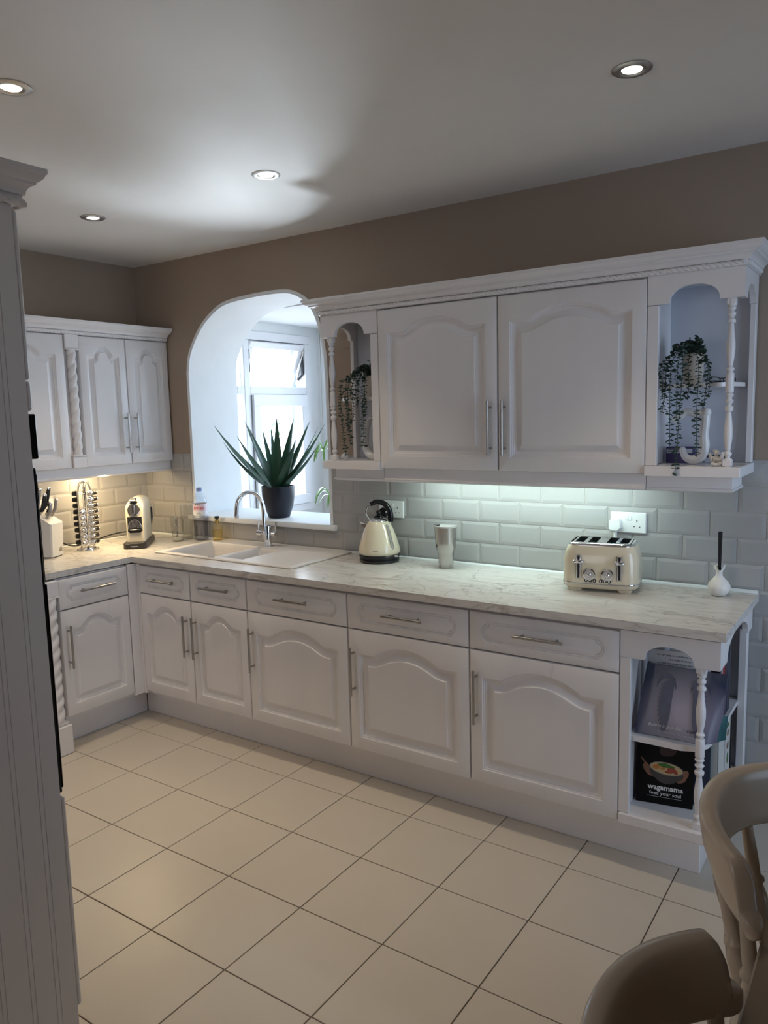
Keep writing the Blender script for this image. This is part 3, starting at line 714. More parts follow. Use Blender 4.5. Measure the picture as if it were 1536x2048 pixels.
# under-cabinet strips
M_['striplamp'] = mat('lit_strip_cool', (1,1,1,1), .5, emit=(.80,1,.95,1), es=9)
M_['striplampw'] = mat('lit_strip_warm', (1,1,1,1), .5, emit=(1,.80,.50,1), es=9)
t = thing('strip_light', 'cool white strip light under the back wall cabinets', 'light', (2.62,-.16,1.372))
MB().cbox(-.52,.52,-.015,.015,-.018,.004,.002).build('housing', M_['sock'], t)
MB().cbox(-.51,.51,-.012,.012,-.022,-.018,.001).build('diffuser', M_['striplamp'], t)
area('strip_cool', (2.62,-.17,1.343), (2.62,-.0,1.0), 1.0, .03, 2.6, (.78,1,.94))
t = thing('strip_light', 'warm strip light under the left wall cabinets', 'light', (.17,-.50,1.372))
MB().cbox(-.015,.015,-.46,.46,-.018,.004,.002).build('housing', M_['sock'], t)
MB().cbox(-.012,.012,-.45,.45,-.022,-.018,.001).build('diffuser', M_['striplampw'], t)
area('strip_warm', (.17,-.50,1.343), (.10,-.50,1.0), .03, .95, 7.0, (1,.74,.40))
# ================================================================ sink and tap
t = thing('sink', 'white composite one and a half bowl sink with drainer', 'sink', (.652,-.497,.9103))
def grid_holes(X, Y, holes, z):
    vs = {}; V = []; F = []
    def vid(x,y):
        if (x,y) not in vs: vs[(x,y)] = len(V); V.append((x,y,z))
        return vs[(x,y)]
    for xa, xb in zip(X,X[1:]):
        for ya, yb in zip(Y,Y[1:]):
            cx, cy = (xa+xb)/2, (ya+yb)/2
            if any(h[0]<cx<h[1] and h[2]<cy<h[3] for h in holes): continue
            F.append((vid(xa,ya),vid(xb,ya),vid(xb,yb),vid(xa,yb)))
    return V, F
sw, sd, sz = 1.635-.652, .497-.016, .0095
B1 = (.055,.430,.028,.372); B2 = (.458,.622,.045,.335); DR = (.650,sw-.03,.03,.372)
Xs = sorted({.006,B1[0],B1[1],B2[0],B2[1],DR[0],DR[1],sw-.006}); Ys = sorted({.006,B1[2],B1[3],B2[2],B2[3],DR[2],DR[3],sd-.006})
q = MB(); V, F = grid_holes(Xs, Ys, (B1,B2,DR), sz); q.add(V, F)
r = lambda o, z: [(o,o,z),(sw-o,o,z),(sw-o,sd-o,z),(o,sd-o,z)]
q.rings([r(.004,0),r(0,.002),r(.001,.0065),r(.006,sz)], True, (False,False))
q.build('rim', M_['sink'], t, smooth=30)
def basin(nm, B, prof):
    q = MB(); rs = []
    for o, z in prof:
        x0,x1,y0,y1 = B[0]+o,B[1]-o,B[2]+o,B[3]-o; c = min(.03, .004+abs(z)*.5)*(1 if z<sz-.001 else .1)
        P = []
        for (px,py,a0) in ((x1-c,y1-c,0),(x0+c,y1-c,90),(x0+c,y0+c,180),(x1-c,y0+c,270)):
            for k in range(5): a = radians(a0+k*22.5); P.append((px+c*cos(a),py+c*sin(a),z))
        rs.append(P)
    q.rings(rs, True, (False,True)); return q.build(nm, M_['sink'], t, smooth=40)
b1 = basin('main_bowl', B1, [(0,sz),(.003,.004),(.006,-.02),(.016,-.15),(.035,-.17)])
MB().lathe([(.001,.003),(.03,.003),(.04,.001),(.042,0)],24,Rt(loc=(.24,.2,-.170))).build('drain', M_['chrome'], b1)
b2 = basin('half_bowl', B2, [(0,sz),(.003,.004),(.006,-.02),(.014,-.10),(.03,-.115)])
MB().lathe([(.001,.003),(.025,.003),(.033,.001),(.035,0)],24,Rt(loc=(.54,.19,-.115))).build('drain', M_['chrome'], b2)
q = MB(); q.rings([[(DR[0],DR[2],sz),(DR[1],DR[2],sz),(DR[1],DR[3],sz),(DR[0],DR[3],sz)],[(DR[0]+.02,DR[2]+.008,sz-.004),(DR[1]-.008,DR[2]+.008,sz-.004),(DR[1]-.008,DR[3]-.008,sz-.004),(DR[0]+.02,DR[3]-.008,sz-.004)]], True, (False,True)); q.build('drainer', M_['sink'], t)
tag(MB().cbox(.405,.445,.010,.022,sz,sz+.002,.0008).cbox(.436,.441,.011,.021,sz+.002,sz+.0026,.0002).build('maker_plate', M_['chrome'], t), 'small bright maker plate')
t = thing('kitchen_tap', 'chrome swan neck tap with two lever handles behind the sink', 'tap', (1.115,-.095,.9198))
q = MB(); q.lathe([(.026,0),(.026,.004),(.021,.006),(.021,.112),(.020,.116),(.015,.118)], 28); q.build('body', M_['chrome'], t)
pts = [(0,-.018,.045),(0,-.022,.075),(-.001,-.022,.12),(-.003,-.02,.19),(-.005,-.022,.225)]+[(-.005-.006*k, -.022-.078*(1-cos(radians(k*22.5))), .225+.085*sin(radians(k*22.5))) for k in range(1,8)]+[(-.052,-.177,.205),(-.053,-.178,.185)]
q = MB(); q.tube(spline(pts,4), .0115, 16); q.build('spout', M_['chrome'], t)
MB().lathe([(.012,0),(.013,.002),(.013,.012),(.0115,.014)],20,Rt(loc=(-.053,-.178,.176))).build('nozzle', M_['chrome'], t)
for s_, nm in ((-1,'l'),(1,'r')):
    q = MB(); q.tube([(s_*.015,-.0,.072),(s_*.042,-.004,.072)], .010, 16); q.tube([(s_*.042,-.004,.072),(s_*.070,-.008,.072)], .0135, 18)
    h = q.build('valve', M_['chrome'], t)
    q = MB(); q.tube([(s_*.058,-.006,.08),(s_*.060,-.004,.10),(s_*.066,.0,.135)], [.006,.006,.0075], 12); q.build('lever', M_['chrome'], h)
# ================================================================ potted aloe on the sill
def leaf_blade(q, base, tip, w, droop=0, up=.0, seg=9, thick=.35, serr=True):
    base, tip = Vector(base), Vector(tip); d = tip-base; L = d.length
    hz_ = Vector((d.x,d.y,0)); k_ = min(1, hz_.length/(L*.45)); cr = d.cross(Vector((0,0,1))); cr = cr.normalized() if cr.length > 1e-4 else Vector((.82,.57,0)); v_ = Vector((.82,.57,0)); v_ = v_ if cr.dot(v_) >= 0 else -v_; side = (cr*k_+v_*(1-k_)).normalized()
    rs = []
    for i in range(seg+1):
        s_ = i/seg; p = base+d*s_+Vector((0,0,droop*4*s_*(1-s_)))
        tng = (d/L+Vector((0,0,droop*4*(1-2*s_)/L))).normalized(); sd = side; nn = sd.cross(tng).normalized()
        ww = w*(1-s_)**.92*(.72+.45*min(1,s_*3.2)) if s_ < 1 else .0006; ww = max(ww,.0006)
        th = ww*thick
        j = ww*(1.06 if (serr and i%2) else 1)
        rs.append([tuple(p+sd*ww*a+nn*th*b_) for a, b_ in ((-j/ww,.55),(-.55,-.35),(0,-.8),(.55,-.35),(j/ww,.55),(.5,.25),(0,.05),(-.5,.25))])
    q.rings(rs)
M_['aloe'] = mat('aloe_leaf_green', (.030,.088,.055,1), .38, var=.25, vscale=14, bump=.1)
M_['navy'] = mat('dark_navy_pot', (.014,.018,.032,1), .38)
M_['soil'] = mat('potting_soil', (.03,.022,.016,1), .95, bump=1, bscale=90)
PXC, PYC = 1.022, .108
t = thing('potted_aloe', 'large spiky aloe in a dark navy pot on the sill of the arch', 'potted plant', (PXC,PYC,1.0518))
q = MB(); q.lathe([(.02,0),(.058,0),(.062,.004),(.085,.07),(.094,.13),(.0955,.182),(.091,.182),(.089,.135),(.08,.12)], 36, cap=(True,False)); q.build('pot', M_['navy'], t)
MB().lathe([(.087,.148),(.05,.153),(.01,.156)],24,cap=(False,True)).build('soil', M_['soil'], t, smooth=0)
tips = [(.506,1.589,.02,.034,.03),(.576,1.491,-.06,.026,.04),(.769,1.609,-.02,.032,.01),(.79,1.585,-.08,.036,0),(1.023,1.635,.10,.032,0),(.906,1.565,.18,.026,0),(.976,1.565,.22,.026,0),(1.15,1.618,.05,.038,0),(1.269,1.602,-.05,.036,.01),(1.375,1.585,.0,.034,.02),(1.325,1.47,-.10,.030,.02),(1.16,1.50,-.18,.040,.01),(.711,1.429,-.13,.028,.03),(1.255,1.59,.16,.026,0),(1.33,1.57,.22,.028,.02),(.99,1.48,.16,.03,0),(1.10,1.47,.24,.024,0),(.70,1.52,.22,.03,.02)]
for (tx, tz, ty, w_, dr) in tips:
    # move the tip along the view ray to the depth ty
    y = .12+ty*.45; k = (y-CP.y)/(.12-CP.y); x = CP.x+(tx-CP.x)*k; z = CP.z+(tz-CP.z)*k
    a = math.atan2(y-PYC, x-PXC); rb = .018
    q = MB(); leaf_blade(q, (rb*cos(a), rb*sin(a), .158), (x-PXC, y-PYC, z-1.0518), w_*1.12, -dr*1.2, seg=14)
    q.build('leaf', M_['aloe'], t, smooth=50)
# ================================================================ hanging spider plants beyond the arch
M_['spider'] = mat('spider_leaf', (.16,.34,.08,1), .5, var=.3, vscale=20)
M_['wire'] = mat('thin_wire', (.3,.28,.25,1), .4, .5)
def spider(label, x, y, z, n, top, seed):
    rnd = random.Random(seed)
    t = thing('spider_plant', label, 'plant', (x,y,z), 0, 'young spider plants hanging beyond the arch')
    q = MB(); q.tube([(0,0,top),(0.004,0,top/2),(0,0,0)], .0015, 6); q.build('stem', M_['wire'], t)
    for i in range(n):
        a = 2*pi*i/n+rnd.uniform(-.3,.3); L = rnd.uniform(.07,.13); up = rnd.uniform(-.05,.10)
        q = MB(); P = [(0,0,0),(cos(a)*L*.4,sin(a)*L*.4,.03+up*.6),(cos(a)*L*.8,sin(a)*L*.8,up*.5-.01),(cos(a)*L,sin(a)*L,up*.2-.06)]
        pp = spline(P,3); rs = []
        for k, p in enumerate(pp):
            w_ = .007*sin(pi*min(.98,.15+k/len(pp)*.85)); sdv = Vector((-sin(a),cos(a),0)); rs.append([tuple(p+sdv*w_),tuple(p+Vector((0,0,.0015))),tuple(p-sdv*w_),tuple(p-Vector((0,0,.0015)))])
        q.rings(rs); q.build('leaf', M_['spider'], t)
spider('upper spider plantlet hanging in the porch beyond the arch', 1.075,.47,1.42,9,2.274-1.42,1)
spider('lower spider plantlet hanging in the porch beyond the arch', 1.085,.51,1.142,11,2.274-1.142,2)
# ================================================================ trailing eucalyptus-like plants
M_['euca'] = mat('trailing_leaf_dark_green', (.022,.05,.035,1), .6, var=.3, vscale=30)
M_['pot'] = mat('cream_ceramic_pot', (.62,.56,.48,1), .35)
M_['ceramic'] = mat('white_glazed_ceramic', (.78,.79,.80,1), .18, coat=.4)
M_['matteceramic'] = mat('white_bisque', (.75,.73,.70,1), .7)
def strand(q, P, rnd, r=.0105, gap=.0135, start=0):
    pp = spline(P, 6); q.tube(pp, .0012, 5)
    d = 0; last = pp[0]
    for a, b_ in zip(pp, pp[1:]):
        L = (b_-a).length; tn = (b_-a).normalized()
        while d < L:
            p = a+tn*d; ph = rnd.uniform(0, pi)
            for s_ in (0, pi):
                n1 = Vector((cos(ph+s_), sin(ph+s_), rnd.uniform(-.7,.3))).normalized(); sd = n1.cross(tn); sd = sd.normalized() if sd.length > .1 else Vector((0,1,0)); sd = (sd+Vector((0,0,rnd.uniform(-.9,.9)))); sd = (sd-n1*sd.dot(n1)).normalized()
                rr = r*rnd.uniform(.55,1.1); c = p+n1*rr*.95; upv = (sd.cross(n1)).normalized()
                ring = [tuple(c+n1*rr*.85*cos(k*pi/4)+sd*rr*.82*sin(k*pi/4)+upv*.0012*cos(k*pi/2)) for k in range(8)]
                q.add(ring+[tuple(c+upv*.0022)], [(k,(k+1)%8,8) for k in range(8)]+[(7,6,5,4,3,2,1,0)])
            d += gap*rnd.uniform(.8,1.2)
        d -= L
def trailing(label, x, y, z, pr, ph, strands, seed, pname='pot'):
    rnd = random.Random(seed); t = thing('trailing_plant', label, 'potted plant', (x,y,z))
    q = MB(); q.lathe([(pr*.5,0),(pr*.86,0),(pr*.9,.003),(pr*.98,ph*.45),(pr*1.02,ph*.46),(pr*1.02,ph*.5),(pr,ph*.52),(pr,ph*.92),(pr*1.05,ph*.94),(pr*1.05,ph),(pr*.93,ph),(pr*.92,ph*.85)], 28, cap=(True,False)); q.build(pname, M_['pot'], t)
    MB().lathe([(pr*.93,ph*.85),(.005,ph*.88)],20,cap=(False,True)).build('soil', M_['soil'], t, smooth=0)
    for (sx, sz, sy, mx) in strands:
        a = math.atan2(sy-y, sx-x); top = (cos(a)*pr*.95, sin(a)*pr*.95, ph+.035+rnd.uniform(-.01,.02))
        P = [(cos(a)*pr*.3,sin(a)*pr*.3,ph*.9),top,((sx-x)*.62+rnd.uniform(-.004,.004),(sy-y)*.75,ph+.012),((sx-x)+mx,sy-y,ph-.05),((sx-x)+mx*.6+rnd.uniform(-.006,.006),sy-y,(ph-.05+sz-z)/2),(sx-x,sy-y,sz-z)]
        q = MB(); strand(q, P, rnd); q.build('trailing_stem', M_['euca'], t, smooth=0)
    q = MB()
    for i in range(26):
        a = rnd.uniform(0,2*pi); rr = rnd.uniform(.1,1.0)*pr; h_ = rnd.uniform(.015,.06)*(1.3-rr/pr*.6)
        strand(q, [(cos(a)*rr*.3,sin(a)*rr*.3,ph*.88),(cos(a)*rr*.8,sin(a)*rr*.8,ph+h_*.6),(cos(a)*rr*1.25,sin(a)*rr*1.25,ph+h_)], rnd, .011, .012)
    tag(q.build('crown_foliage', M_['euca'], t, smooth=0), 'dense leafy crown', kind='stuff')
    return t
trailing('trailing eucalyptus style plant in a cream pot on the right open wall shelf', 3.345,-.160,1.7092,.036,.108,
  [(3.262,1.607,-.262,.014),(3.292,1.488,-.262,.0),(3.315,1.575,-.262,.0),(3.348,1.65,-.25,.0),(3.322,1.385,-.3005,.02),(3.387,1.444,-.262,.0),(3.405,1.621,-.262,.012),(3.420,1.66,-.255,.0),(3.262,1.66,-.255,-.01)], 5)
trailing('trailing eucalyptus style plant in a pale pot on the left open wall shelf', 1.895,-.150,1.7092,.046,.10,
  [(1.803,1.432,-.262,-.02),(1.834,1.487,-.262,-.02),(1.850,1.60,-.262,.0),(1.878,1.662,-.262,.0),(1.909,1.482,-.262,.0),(1.925,1.62,-.262,.0),(1.828,1.55,-.262,.0)], 9)
# ornaments on the open wall shelves
t = thing('ceramic_letter_ornament', 'glossy white ceramic letter J ornament behind the trailing plant', 'ornament', (3.36,-.17,1.4112))
q = MB(); P = [(3.285,-.0,1.582),(3.305,0,1.59),(3.33,0,1.607),(3.36,0,1.600),(3.392,0,1.602)]
q.tube(spline([(p[0]-3.36,0,p[2]-1.4112) for p in P],6), [.0125+.0015*sin(i/24*pi) for i in range(25)], 16)
P = [(.036,0,.186),(.034,0,.15),(.030,0,.11),(.034,0,.07),(.024,0,.032),(-.005,0,.0175),(-.032,0,.028),(-.043,0,.052)]
pp = spline(P,5); q.tube(pp, [.0160+.0022*sin(i/10) - .004*max(0,(i-24)/11) for i in range(len(pp))], 18)
for c, r_0 in (((.037,0,.192),.0185),((-.074,0,.17),.0135),((-.043,0,.054),.0125)): q.sphere(c, r_0, 16, 10)
q.build('letter_body', M_['ceramic'], t, smooth=60)
M_['purple'] = mat('purple_card', (.05,.03,.13,1), .45); M_['label'] = mat('pale_label', (.55,.57,.62,1), .6); M_['ink'] = mat('dark_ink', (.03,.03,.05,1), .6)
t = thing('medicine_box', 'small purple box with a pale label beside the letter ornament', 'box', (3.285,-.085,1.4112))
MB().cbox(-.045,.055,-.018,.018,0,.062,.001).build('carton', M_['purple'], t, smooth=0)
MB().box(-.042,.052,-.0188,-.0183,.038,.055).build('label_strip', M_['label'], t, smooth=0)
for k in range(2): MB().box(-.038,.02-k*.02,-.0193,-.0189,.0495-k*.007,.052-k*.007).build('print_line', M_['ink'], t, smooth=0)
t = thing('small_box', 'small pale grey box standing behind the letter ornament', 'box', (3.405,-.06,1.4112))
MB().cbox(-.03,.05,-.015,.015,0,.04,.001).build('carton', M_['label'], t, smooth=0)
MB().box(-.025,.045,-.0158,-.0153,.02,.03).build('band', M_['ink'], t, smooth=0)
t = thing('spectacles', 'dark folded spectacles lying flat on the right open wall shelf', 'glasses', (3.44,-.15,1.7092))
q = MB()
for s_ in (-.02,.03): q.tube([(s_+.02*cos(2*pi*k/14),-.01+.0*k,.011+.010*sin(2*pi*k/14)) for k in range(15)], .0018, 6)
q.tube([(-.002,-.01,.014),(.005,-.012,.016),(.012,-.01,.014)], .0018, 6); q.tube([(-.04,-.01,.014),(-.042,.01,.008),(.03,.03,.005)], .002, 6); q.tube([(.05,-.01,.014),(.048,.01,.006),(-.03,.02,.003)], .002, 6)
q.build('frame', M_['black'], t)
def cherub(label, x, y, z, s, seed, nm):
    t = thing(nm, label, 'figurine', (x,y,z), radians(20)); q = MB()
    for c, r0, sc in (((0,0,.024),.013,(1.1,.9,1.1)),((0,-.004,.047),.0105,(1,1,1.05)),((-.012,-.014,.008),.0075,(1.1,2.0,1)),((.012,-.014,.008),.0075,(1.1,2.0,1)),((-.016,-.006,.028),.0055,(1,1,2)),((.016,-.008,.03),.0055,(1,1,2)),((.022,.006,.038),.008,(.6,1,1.5)),((-.02,.008,.036),.008,(.6,1,1.5)),((.006,-.016,.022),.006,(2,1,1)),((0,-.028,.0075),.006,(2.6,1,1)),((-.004,0,.055),.007,(1.2,1.1,.6)),((0,-.015,.047),.003,(1,1,1))):
        q.sphere((c[0]*s,c[1]*s,c[2]*s), r0*s, 12, 8, sc=sc)
    q.build('figure', M_['matteceramic'], t, smooth=60); 
cherub('small white seated cherub figurine at the foot of the right turned post', 3.446,-.225,1.4112,1.0,1,'cherub_figurine')
t = thing('flower_ornament', 'small white ceramic flower cluster at the front corner of the left open shelf', 'ornament', (1.786,-.245,1.4112))
q = MB(); rnd = random.Random(3)
for k in range(11):
    a = rnd.uniform(0,2*pi); rr = rnd.uniform(0,.016); q.sphere((cos(a)*rr,sin(a)*rr,.009+rnd.uniform(0,.022)), rnd.uniform(.007,.0095), 8, 6)
q.build('petals', M_['matteceramic'], t, smooth=60)
t = thing('teardrop_vase', 'white glazed teardrop shaped ornament with an open centre, on the left open shelf', 'ornament', (1.885,-.15,1.4112))
q = MB(); n = 40; rs = []
for i in range(n):
    a = 2*pi*i/n; x = .058*sin(a)*(1-.35*cos(a)*-1*-1 if False else (1-.38*(cos(a)+1)/2)); z = .098+.093*cos(a)
    nx, nz = sin(a), cos(a); w_ = .006+.010*(1-cos(a))/2; dpt = .022
    rs.append([(x+nx*w_*c_, dpt*s_, z-.004+nz*w_*c_) for c_, s_ in ((1,.6),(1,-.6),(.5,-1),(-.5,-1),(-1,-.6),(-1,.6),(-.5,1),(.5,1))])
mz = min(p[2] for r_0 in rs for p in r_0); rs = [[(x,y,z-mz) for x,y,z in r_0] for r_0 in rs]
q.rings(rs, loop=True); q.build('hoop', M_['ceramic'], t, smooth=60)
q = MB(); q.tube([(0,0,.17),(0.006,-.004,.14),(0,-.002,.10),(.004,0,.05)], [.006,.005,.004,.003], 10); q.sphere((0,0,.178),.010,10,8); q.build('inner_figure', M_['ceramic'], t, smooth=60)
# ================================================================ kettle
t = thing('kettle', 'cream pyramid kettle with black handle on the worktop below the double socket', 'kettle', (1.888,-.128,.9103), radians(26))
q = MB(); q.lathe([(.05,0),(.094,0),(.098,.004),(.098,.014),(.092,.018),(.092,.022),(.099,.025),(.101,.034),(.098,.04)], 40); q.build('power_base', M_['black'], t)
q = MB(); q.lathe([(.098,.04),(.1035,.046),(.104,.055),(.100,.075),(.088,.115),(.074,.155),(.060,.185),(.050,.197),(.047,.2)], 48, cap=(True,True)); q.build('body', M_['cream'], t, smooth=60)
q = MB(); q.lathe([(.046,.2),(.043,.206),(.032,.214),(.015,.219),(.006,.22)], 32); ld = q.build('lid', M_['chrome'], t)
q = MB(); q.lathe([(.026,.214),(.024,.222),(.009,.226),(.007,.232)], 24); q.sphere((0,0,.240),.0125,16,10); q.build('lid_knob', M_['blackgloss'], ld)
q = MB(); q.prism([(-.012,.150),(.012,.150),(.020,.196),(-.020,.196)], 'x', -.098, -.045, Rt(0,0,0)); 
q = MB(); 
rs = [[(-.060,-.014,.150),(-.060,.014,.150),(-.058,.018,.185),(-.058,-.018,.185)],[(-.088,-.004,.185),(-.088,.004,.185),(-.094,.011,.200),(-.094,-.011,.200)]]
q.rings(rs); q.build('spout', M_['chrome'], t, smooth=0)
hp = [(-.047,0,.205),(-.062,0,.235),(-.055,0,.266),(-.034,0,.285)]
q = MB(); q.tube(spline(hp,5), .0042, 10); q.build('handle_rod', M_['chrome'], t)
hp = [(-.038,0,.281),(-.008,0,.293),(.028,0,.285),(.052,0,.258),(.060,0,.225),(.059,0,.196)]
pp = spline(hp,5); q = MB(); q.tube(pp, [.0105+.0035*min(1,i/12) for i in range(len(pp))], 14); q.build('handle', M_['blackgloss'], t, smooth=60)
q = MB(); q.tube([(.057,0,.198),(.056,0,.182),(.061,0,.170)], [.009,.007,.006], 12); q.build('handle_bracket', M_['chrome'], t)
M_['gauge'] = mat('water_gauge_plastic', (.30,.29,.25,1), .15)
ga = radians(-42); 
def onb(h, w_, off):  # point on the body side at angle ga
    KP = [(.055,.104),(.075,.100),(.115,.088),(.155,.074),(.185,.060),(.197,.050)]
    R0 = next((r0+(r1-r0)*(h-h0)/(h1-h0) for (h0,r0),(h1,r1) in zip(KP,KP[1:]) if h <= h1), .05); return (R0+off)*cos(ga)-w_*sin(ga), (R0+off)*sin(ga)+w_*cos(ga), h
GO = [(.128+.052*k, .008) for k in [x_/6 for x_ in range(-6,7)]]
GP = [(.070,-.004)]+[(h_,-.008) for h_,_ in GO]+[(.186,-.004),(.186,.004)]+[(h_,.008) for h_,_ in reversed(GO)]+[(.070,.004)]
q = MB(); nG = len(GP)//2
q.rings([[onb(GP[k_][0],GP[k_][1],-.003),onb(GP[k_][0],GP[k_][1],.0018),onb(GP[-1-k_][0],GP[-1-k_][1],.0018),onb(GP[-1-k_][0],GP[-1-k_][1],-.003)] for k_ in range(nG)])
q.build('water_gauge', M_['gauge'], t, smooth=0)
q = MB(); q.tube([onb(a_,b_,.002) for a_,b_ in GP]+[onb(GP[0][0],GP[0][1],.002)], .0011, 6); q.build('gauge_rim', M_['chrome'], t)
for hh in (.09,.105,.12,.135,.15,.165):
    a_, b_ = onb(hh,-.0045,.002), onb(hh,.0045,.002); MB().tube([a_,b_], .0006, 4).build('gauge_mark', M_['ink'], t)
a0 = radians(-92); MB().box(-.013,.013,-.0005,.0005,-.002,.002,Matrix.Translation((.1028*cos(a0),.1028*sin(a0),.0655)) @ Euler((radians(-16),0,a0+pi/2)).to_matrix().to_4x4()).build('badge', M_['gauge'], t, smooth=0)
MB().cbox(.078,.100,-.062,-.048,.030,.040,.003).build('switch', M_['chrome'], t)
# ================================================================ steel tumbler
t = thing('steel_tumbler', 'tall brushed steel travel tumbler with clear lid, standing right of the kettle', 'tumbler', (2.262,-.124,.9103))
q = MB(); q.lathe([(.02,.0015),(.031,.0),(.0335,.002),(.034,.016),(.0345,.018),(.0375,.07),(.040,.082),(.0465,.094),(.0485,.12),(.0515,.188),(.0525,.194),(.0505,.196),(.049,.19)], 40, cap=(True,False)); q.build('cup', mat('dark_brushed_steel', (.47,.455,.44,1), .2, 1, var=.15, vscale=30, stretch=(1,1,.05)), t, smooth=50)
q = MB(); q.lathe([(.0535,.191),(.0545,.1945),(.0535,.199),(.046,.2),(.045,.194),(.01,.194)], 40, cap=(False,True)); l_ = q.build('lid', M_['glass'] if False else M_['lidplastic'] if 'lidplastic' in M_ else M_['steel'], t, smooth=50)
MB().cbox(-.052,-.028,-.012,.012,.1945,.2035,.002,Rt(0,0,radians(20))).build('drink_slider', M_['black'], l_)
# ================================================================ toaster
t = thing('toaster', 'cream four slice toaster with chrome levers and dials', 'toaster', (3.022,-.180,.9103), radians(10))
def rrect(hx, hy, r_, z, n=6):
    P = []
    for (sx, sy, a0) in ((1,1,0),(-1,1,90),(-1,-1,180),(1,-1,270)):
        for k in range(n+1): a = radians(a0+90*k/n); P.append((sx*(hx-r_)+r_*cos(a), sy*(hy-r_)+r_*sin(a), z))
    return P
hx, hy = .146, .108
q = MB(); q.rings([rrect(hx-.012,hy-.012,.045,.012),rrect(hx-.002,hy-.002,.05,.020),rrect(hx,hy,.052,.032)]); 
for (fx, fy) in ((-.095,-.07),(.095,-.07),(-.095,.07),(.095,.07)):
    q.rings([rrect(.024,.02,.012,0),rrect(.030,.026,.014,.014)], M=Matrix.Translation((fx,fy,0)))
q.build('base_skirt', M_['cream'], t, smooth=50)
q = MB(); q.rings([rrect(hx+.0015,hy+.0015,.053,.032),rrect(hx+.0025,hy+.0025,.054,.0345),rrect(hx+.0015,hy+.0015,.053,.037)]); q.build('chrome_band', M_['chrome'], t)
q = MB(); q.rings([rrect(hx,hy,.052,.036),rrect(hx,hy,.052,.10),rrect(hx-.001,hy-.001,.052,.125),rrect(hx-.006,hy-.006,.052,.155),rrect(hx-.014,hy-.013,.052,.175),rrect(hx-.018,hy-.016,.05,.182)], True, (True,False)); q.build('body', M_['cream'], t, smooth=50)
q = MB()
tx, ty = hx-.020, hy-.018
slots = [(-.100,-.066),(-.050,-.016),(.022,.056),(.070,.104)]
Xs = [-tx+.018]+[v for s_ in slots for v in s_]+[tx-.014]; Ys = [-ty+.018,-.066,.066,ty-.018]
V, F = grid_holes(sorted(Xs), Ys, [(a,b_,-.066,.066) for a,b_ in slots], .193); q.add(V, F)
q.rings([rrect(hx-.018,hy-.016,.05,.182),rrect(hx-.019,hy-.017,.05,.188),rrect(hx-.024,hy-.022,.046,.1925),[(x,y,.193) for x,y,_ in rrect(tx-.010,ty-.012,.02,0)]], True, (False,False))
q.build('top_plate', M_['chrome'], t, smooth=40)
q = MB(); q.box(-tx+.012,tx-.012,-ty+.012,ty-.012,.1905,.1925) if False else None
for a, b_ in slots:
    q.rings([[(a,-.066,.193),(b_,-.066,.193),(b_,.066,.193),(a,.066,.193)],[(a+.002,-.064,.12),(b_-.002,-.064,.12),(b_-.002,.064,.12),(a+.002,.064,.12)]], True, (False,True))
q.build('slot', M_['black'], t, smooth=0)
for (a, b_) in slots:
    q = MB()
    for xx in (a+.007, b_-.007): q.tube([(xx,-.062,.18),(xx,.062,.18)], .0012, 6)
    q.build('guide_wire', M_['chrome'], t)
yf2 = -hy
for lx in (-.078, .078):
    q = MB(); q.cbox(lx-.0105,lx+.0105,yf2-.003,yf2+.001,.052,.150,.0025); ch = q.build('lever_track', M_['steel'], t)
    MB().cbox(lx-.004,lx+.004,yf2-.0042,yf2-.0028,.056,.146,.001).build('lever_slot', M_['black'], ch)
    q = MB(); q.lathe([(.002,-.006),(.012,-.006),(.0155,-.002),(.0155,.002),(.012,.006),(.002,.006)],20,Matrix.Translation((lx,yf2-.012,.124)) @ Matrix.Diagonal((1.35,.75,1,1))); q.build('lever', M_['chrome'], t)
for lx in (-.036, .034):
    Mr = Matrix.Translation((lx,yf2-.0005,.073)) @ Euler((pi/2,0,0)).to_matrix().to_4x4()
    q = MB(); q.lathe([(.023,0),(.0245,.003),(.0235,.006),(.020,.007),(.019,.004),(.001,.004)],32,Mr); kn = q.build('dial', M_['chrome'], t)
    q = MB(); q.lathe([(.018,.0041),(.018,.0048),(.001,.0048)],28,Mr); q.build('dial_face', M_['steel'], kn)
    q = MB(); q.lathe([(.008,.0048),(.0075,.012),(.005,.014),(.001,.014)],20,Mr); q.cbox(-.0015,.0015,-.009,.009,.012,.016,.0005,Mr); q.build('dial_knob', M_['chrome'], kn)
for lx in (-.052,-.036,-.020,.004,.020,.036):
    Mr = Matrix.Translation((lx+.004,yf2-.0005,.0475)) @ Euler((pi/2,0,0)).to_matrix().to_4x4()
    q = MB(); q.lathe([(.0068,0),(.0068,.002),(.0048,.0024),(.0046,.001)],20,Mr,cap=(True,False)); bt = q.build('button', M_['blackgloss'], t)
    q = MB(); q.lathe([(.0034,0),(.0034,.0026),(.0005,.003)],16,Mr); q.build('button_cap', M_['chrome'], bt)
